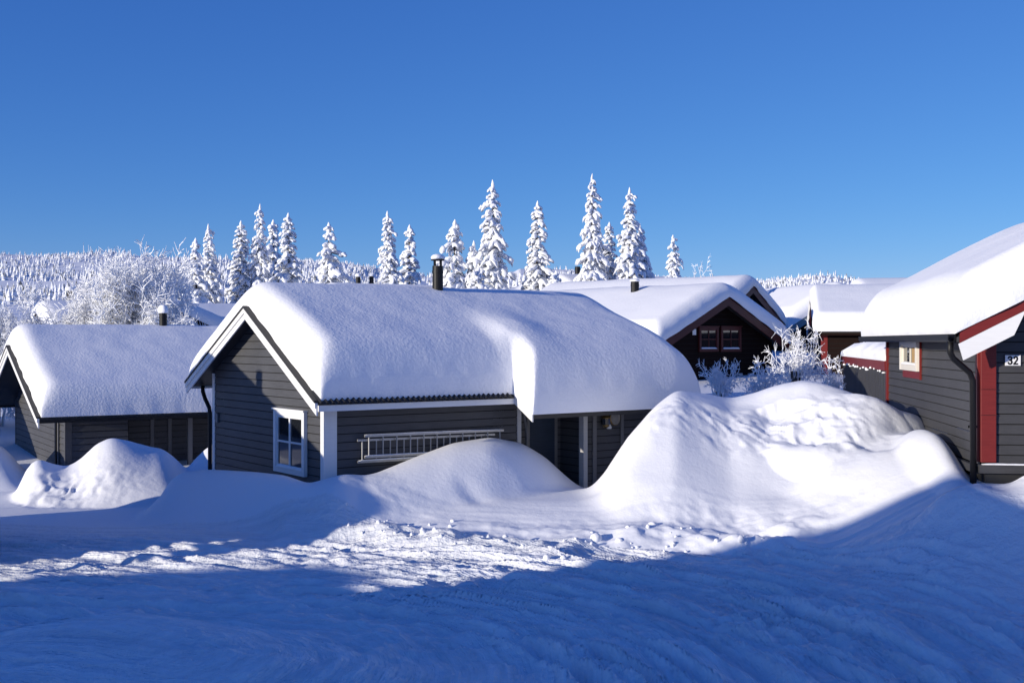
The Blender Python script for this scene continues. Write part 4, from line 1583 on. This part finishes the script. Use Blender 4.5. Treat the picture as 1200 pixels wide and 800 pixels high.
def dark_cabin(label, xp, yp, Y, half, L, p, zfloor, T, group=None, seed=4, oF=.5, name='brown_cabin', gd=gd, **kw):
    """gable seen at the front: (xp, yp) is the tip of its barge boards"""
    w = px(xp, yp, Y)
    o = Vector((w[0] + gd.x * oF, w[1] + gd.y * oF, 0))
    P = dict(L=L, y0=-half, y1=half, yr=0.0, zb=zfloor, zr=w[2], sR=p, sL=p, oR=.4, oL=.5, oF=oF, oB=.4, T=T, r=.4, wall=M['brown'], trim=M['brown'], barge=M['dred'], fascia=M['brown'],
             bh=.17, barge_h=.30, seed=seed, round=.6, res=.14)
    P.update(kw)
    return cabin(name, label, 'cabin', o, math.atan2(gd.y, gd.x), P, group), P, o


red, PD, oD = dark_cabin('dark brown cabin with red barge boards and a four pane gable window', 853, 348, 40.0, 3.3, 8.5, .44, 1.2, .5)


def red_y_at(xp):
    n = Vector((-gd.y, gd.x))
    a = (xp - 600) / F
    return (a * oD.y - oD.x) / (n.x - a * n.y)


for (xl, xrr) in ((817.5, 840), (843, 866.5)):
    ya_, yb_ = red_y_at(xl), red_y_at(xrr)
    Yq = oD.y + gd.x * (ya_ + yb_) / 2
    zt_, zb_ = CZ + 17 / F * Yq, CZ - 12 / F * Yq
    window(red, (-.02, ya_, zb_), (0, -1, 0), (-1, 0, 0), ya_ - yb_, zt_ - zb_, M['dred'], M['dred'], .10, 2, 2, True, depth=.07, sw=.028)
ys_ = red_y_at(812.5)
Yq = oD.y + gd.x * ys_
zq = CZ + 11 / F * Yq
m = MB(); m.box((-.05, ys_ - .09, zq - .1), (-.022, ys_ + .09, zq + .1)); m.build('small_notice', M['plate'], red)
for xp in (864.5, 877.5):
    yq = red_y_at(xp)
    Yq = oD.y + gd.x * yq
    zq = CZ - 41 / F * Yq
    m = MB(); m.box((-.14, yq - .11, zq - .1), (-.022, yq + .11, zq + .12)); m.build('meter_box', M['box'], red, bevel=.01)
a = (744 - 600) / F
tc_ = (a * oD.y - oD.x) / (gd.x - a * gd.y)
ox_, oy_ = oD.x - gd.y * .9, oD.y + gd.x * .9
tc_ = (a * oy_ - ox_) / (gd.x - a * gd.y)
chimney(red, tc_, .9, 4.0, CZ + 70 / F * (oy_ + gd.y * tc_), .15, cap=.10, cowl=False)

dark_cabin('dark cabin with red barge boards half hidden behind the brown one', 882, 335, 47.0, 2.7, 9.0, .5, 1.8, .45, seed=5, gd=Vector((-.80, .60)))

# cabin with the wide pale roof, seen end on beside cabin 32
o6 = Vector((11.35, 42.2, 0))
P6 = dict(L=9.5, y0=0.0, y1=6.0, zb=1.2, zr=CZ + 1.72, sR=.40, sL=.45, oR=.35, oL=.4, oF=.22, oB=.4, T=.5, r=.22, wall=M['brown'], trim=M['red'], barge=M['dred'], fascia=M['brown'], bh=.17,
          barge_h=.28, seed=6, res=.12, cb=.2, cbg=.8)
far6 = cabin('brown_cabin', 'brown cabin with red corner boards and a broad bright snow roof beyond the fence', 'cabin', o6, math.atan2(-.215, .977), P6)

# grey-green trimmed cabin between the two
w7 = px(978, 345, 56.0)
P7 = dict(L=9.0, y0=-2.3, y1=2.3, yr=0.0, zb=1.6, zr=w7[2], sR=.60, sL=.60, oR=.4, oL=.4, oF=.5, oB=.4, T=.6, r=.4, wall=M['brown'], trim=M['brown'], barge=M['green_trim'], fascia=M['brown'], bh=.18,
          barge_h=.36, seed=7, res=.15)
cabin('brown_cabin', 'dark cabin with a grey green barge board seen between two snowy roofs', 'cabin', (w7[0], w7[1], 0), R(104), P7)

# roofs farther off: (label, ridge-left pixel, Y, rotation, length, half width)
FAR = [('cabin showing only a rounded snow roof above the broad bright roof', 1008, 326, 62, -6, 11, 3.5),
       ('snow roofed cabin far left seen between the frosted birches', 55, 352, 52, 33, 9, 3.8),
       ('snow roofed cabin just behind the frosted birch, roof edge falling right', 205, 352, 50, 133, 8, 3.6),
       ('low snow roofed cabin right behind the ridge of the ladder cabin with twin flues', 390, 331, 62, 33, 8, 3.4),
       ('snow roofed cabin between the spruces behind the main chimney', 655, 321, 66, 24, 8, 3.6),
       ('far cabin roof behind the two brown cabins', 735, 330, 58, 10, 4.2, 3.0),
       ]
FAR_ROOT = []
for i, (lb, xp, yp, Y, rt, L, hw) in enumerate(FAR):
    w = px(xp, yp, Y)
    ang = R(rt)
    T = .5
    g = gz(w[0], w[1])
    P = dict(L=L, y0=-hw, y1=hw, yr=0.0, zb=g - .5, zr=w[2] - T, sR=.42, sL=.42, oR=.4, oL=.4, oF=.4, oB=.4, T=T, r=.5, wall=M['brown'], trim=M['brown'], barge=M['brown'], fascia=M['brown'], bh=.3,
             barge_h=.28, seed=10 + i, round=.7, res=.2)
    FAR_ROOT.append((cabin('snowed_cabin', lb, 'cabin', (w[0], w[1], 0), ang, P), P, w, ang))
# flues on two of them
r3, P3, w3, a3 = FAR_ROOT[3]
chimney(r3, 1.5, 0, P3['zr'], P3['zr'] + .85, .13, cap=.2, cowl=False)
chimney(r3, 2.3, 0, P3['zr'], P3['zr'] + .9, .12, cap=0, cowl=False)
r4, P4, w4, a4 = FAR_ROOT[4]
chimney(r4, 1.2, 0, P4['zr'], P4['zr'] + .95, .16, cap=.0, cowl=False)
r1, P1_, w1, a1 = FAR_ROOT[1]
chimney(r1, 1.0, 0, P1_['zr'], P1_['zr'] + .95, .16, cap=.2, cowl=False)

# ---------------------------------------------------------------- trees
spruce_protos()
SP = [(3, 231, 279, 70, 'slim short spruce, leftmost of the spruce row', .9, 1.0),
      (0, 245, 262, 72, 'tall spruce directly right of the leftmost slim one', 2.1, .95),
      (1, 280, 258, 74, 'lone narrow spruce between the left pair and the close trio', 3.3, 1.15),
      (0, 306, 239, 74, 'tallest spruce of the close trio behind the gable peak', 4.4, .8),
      (3, 321, 257, 78, 'shorter middle spruce of the close trio behind the gable peak', 5.2, 1.0),
      (1, 340, 249, 74, 'narrow right hand spruce of the close trio behind the gable peak', .3, 1.15),
      (2, 385, 260, 72, 'wide spruce standing alone left of the chimney', 1.7, 1.0),
      (0, 457, 247, 70, 'taller spruce of the pair just left of the chimney', 2.9, .95),
      (3, 478, 263, 72, 'shorter spruce of the pair just left of the chimney', 3.9, 1.05),
      (4, 532, 258, 66, 'bushy leaning spruce just right of the chimney', 5.0, .95),
      (4, 552, 282, 66, 'small spruce squeezed against the broad tall one', .4, .8),
      (5, 579, 211, 66, 'broadest tall spruce, thick with snow, behind the roof ridge', .8, .95),
      (1, 628, 235, 66, 'slender lone spruce right of the broadest one', 2.4, 1.1),
      (5, 693, 203, 62, 'tallest spruce of all, ragged, above the brown cabin roof', 4.1, .78),
      (3, 716, 260, 64, 'short spruce between the two tallest ones', 5.5, 1.1),
      (0, 737, 219, 62, 'second tall spruce right beside the tallest', 1.2, 1.0),
      (4, 752, 262, 63, 'stocky spruce leaning on the right side of the tall pair', 2.2, .7),
      (2, 791, 275, 57, 'small spruce standing alone at the right end of the row', 3.6, .85)]
for (k, xt, yt, Y, lb, rz_, ws_) in SP:
    place_spruce(k, xt, yt, Y, lb, rz_, ws_)
# tiny snowed-over saplings by the roof ridge
for (xt, yt, Y, lb) in ((648, 317, 58, 'small sapling buried in snow beside the slender lone spruce'), (556, 312, 58, 'small sapling buried in snow below the broadest spruce')):
    place_spruce(4, xt, yt, Y, lb, .5, 1.25, 'snow buried saplings')

# hoar-frosted broadleaf trees on the left
frost_tree('birch_tree', 'large spreading birch white with frost behind the left cabin', 'tree', 139, 275, 41.0, 3, gz(-14, 41) - .2, 2.3, 12, 4, .019, 1.45)
frost_tree('birch_tree', 'drooping frosted birch between the large one and the main gable', 'tree', 190, 324, 40.0, 4, gz(-12, 40) - .2, 1.5, 11, 4, .018, 1.4, .4)
frost_tree('birch_tree', 'frosted birch cut by the left edge of the picture', 'tree', -4, 316, 40.0, 5, gz(-17, 40) - .2, 1.7, 9, 4, .018, 1.4)
frost_tree('birch_tree', 'low frosted birch in front of the far left snow roof', 'tree', 34, 366, 39.0, 6, gz(-16, 39) - .2, 1.3, 8, 4, .017, 1.3, .5)
frost_tree('birch_tree', 'tiny frosted birch right of the spruce row, on the skyline', 'tree', 818, 298, 70.0, 8, gz(11, 70) - .2, 1.1, 7, 4, .022, .9)
# bushes by the brown cabin
frost_tree('frosted_bush', 'small upright frosted bush below the double gable window', 'bush', 843, 418, 32.5, 12, 1.35, 0.55, 9, 3, .013, 1.0, .9)
frost_tree('frosted_bush', 'low drooping frosted bush in the shade of the brown cabin', 'bush', 893, 416, 33.0, 13, 1.3, 0.7, 7, 3, .012, .9, .4)
frost_tree('frosted_bush', 'big sunlit frosted bush at the corner of the brown cabin', 'bush', 932, 374, 34.0, 14, 1.4, 0.85, 8, 3, .012, 1.0, .7)
frost_tree('frosted_bush', 'sparse frosted shrub next to the dark board fence', 'bush', 976, 415, 31.0, 15, 1.5, 0.42, 6, 3, .012, .9, .7)

protos = small_spruce_protos()
build_forest(protos)

# ---------------------------------------------------------------- unseen cabins across the road, shaped to cast the shade in view
SV = Vector(SUN_AZ).normalized()
QV = Vector((SV.y, -SV.x))
TE = math.tan(R(SUN_EL))


def aq(a, q):
    return (SV.x * a + QV.x * q, SV.y * a + QV.y * q, 0)


def side_cabin(label, a, q, turn, P, seed):
    rot = math.atan2(SV.y, SV.x) - R(turn)
    P = dict(dict(oR=.3, oL=.3, oF=.4, oB=.4, T=.5, r=.45, wall=M['char2'], trim=M['white'], barge=M['white'], fascia=M['white'], bh=.2, seed=seed, round=.4, res=.14), **P)
    return cabin('grey_cabin', label, 'cabin', aq(a, q), rot, P)


capA = side_cabin('unseen grey cabin across the road with an open lean-to on posts', -2.0, 23.75, 0, dict(L=3.4, y0=-1.4, y1=5.3, yr=0.0, zb=-.6, zr=4.0, sR=.5, sL=.40, oR=.3, oL=1.05, oF=.4, oB=.3, T=.36, round=.1), 21)  # outline and open lean-to shaped to fit the shade and the sunlit strip
chimney(capA, 2.2, 1.85, 2.4, 4.42, .15, cap=0, cowl=False)
for xx in (.1, 3.2):
    m = MB(); m.box((xx, 6.1, -.4), (xx + .12, 6.22, 1.3)); m.build('porch_post', M['white'], capA)
side_cabin('unseen grey cabin across the road farthest from the viewer', 0.0, 41.0, 0, dict(L=8.0, y0=-5.5, y1=5.6, yr=0.0, zb=-.8, zr=3.5, sR=.5, sL=.5), 23)
side_cabin('unseen broad steep roofed grey cabin across the road nearest to the viewer', 14.4, 10.55, 0, dict(L=9.0, y0=-2.55, y1=6.5, yr=0.0, zb=-.4, zr=6.28, sR=.86, sL=.34), 22)
shed = side_cabin('unseen low shed added beside the steep roofed cabin to cast shade', 14.8, 15.1, 0, dict(L=6.0, y0=-1.9, y1=1.6, yr=0.0, zb=-.4, zr=3.70, sR=.42, sL=.05, oR=.2, oL=.05, T=.4), 24)
shed.name = 'shade_shed'  # added out of view to fill the low part of the cast shade
shed['category'] = 'shed'

# ---------------------------------------------------------------- camera, sun, sky
cam = bpy.data.cameras.new('camera')
cam.lens = 36.0 * F / 1200
cam.sensor_width = 36.0
cam.clip_end = 3000
co = bpy.data.objects.new('camera', cam)
COL.objects.link(co)
co.location = (0, 0, CZ)
co.rotation_euler = (R(90), 0, 0)
SC.camera = co

sun = bpy.data.lights.new('sun', 'SUN')
sun.energy = 3.65
sun.angle = R(0.53)
sun.color = (1.0, 0.91, 0.77)
so = bpy.data.objects.new('sun', sun)
COL.objects.link(so)
sd = Vector((SUN_AZ[0], SUN_AZ[1], 0)).normalized() * math.cos(R(SUN_EL)) + Vector((0, 0, math.sin(R(SUN_EL))))
so.rotation_euler = sd.to_track_quat('Z', 'Y').to_euler()
so.location = (-30, -20, 20)

wd = bpy.data.worlds.new('World')
SC.world = wd
wd.use_nodes = True
nt = wd.node_tree
bg = nt.nodes['Background']
sk = nt.nodes.new('ShaderNodeTexSky')
sk.sky_type = 'NISHITA'
sk.sun_disc = False
sk.sun_elevation = R(8.5)
sk.sun_rotation = math.atan2(SUN_AZ[0], SUN_AZ[1])
sk.altitude = 3000
sk.air_density = 1.0
sk.dust_density = 0.0
sk.ozone_density = 6.0
# colour response of the camera for the sky: a gain and a gamma for each channel
sep = nt.nodes.new('ShaderNodeSeparateColor')
cmb = nt.nodes.new('ShaderNodeCombineColor')
nt.links.new(sk.outputs[0], sep.inputs[0])
for ch, (gm, gn) in enumerate(((1.20, 1.66), (.93, 1.06), (.59, 1.80))):
    pw = nt.nodes.new('ShaderNodeMath')
    pw.operation = 'POWER'
    pw.inputs[1].default_value = gm
    ml = nt.nodes.new('ShaderNodeMath')
    ml.operation = 'MULTIPLY'
    ml.inputs[1].default_value = gn
    nt.links.new(sep.outputs[ch], pw.inputs[0])
    nt.links.new(pw.outputs[0], ml.inputs[0])
    nt.links.new(ml.outputs[0], cmb.inputs[ch])
nt.links.new(cmb.outputs[0], bg.inputs[0])
bg.inputs[1].default_value = 0.12

SC.view_settings.view_transform = 'Standard'
SC.view_settings.look = 'None'
SC.view_settings.exposure = 0.42
SC.view_settings.gamma = 1.0
SC.cycles.max_bounces = 5
SC.cycles.diffuse_bounces = 3
SC.cycles.use_denoising = True
SC.cycles.denoising_prefilter = 'ACCURATE'
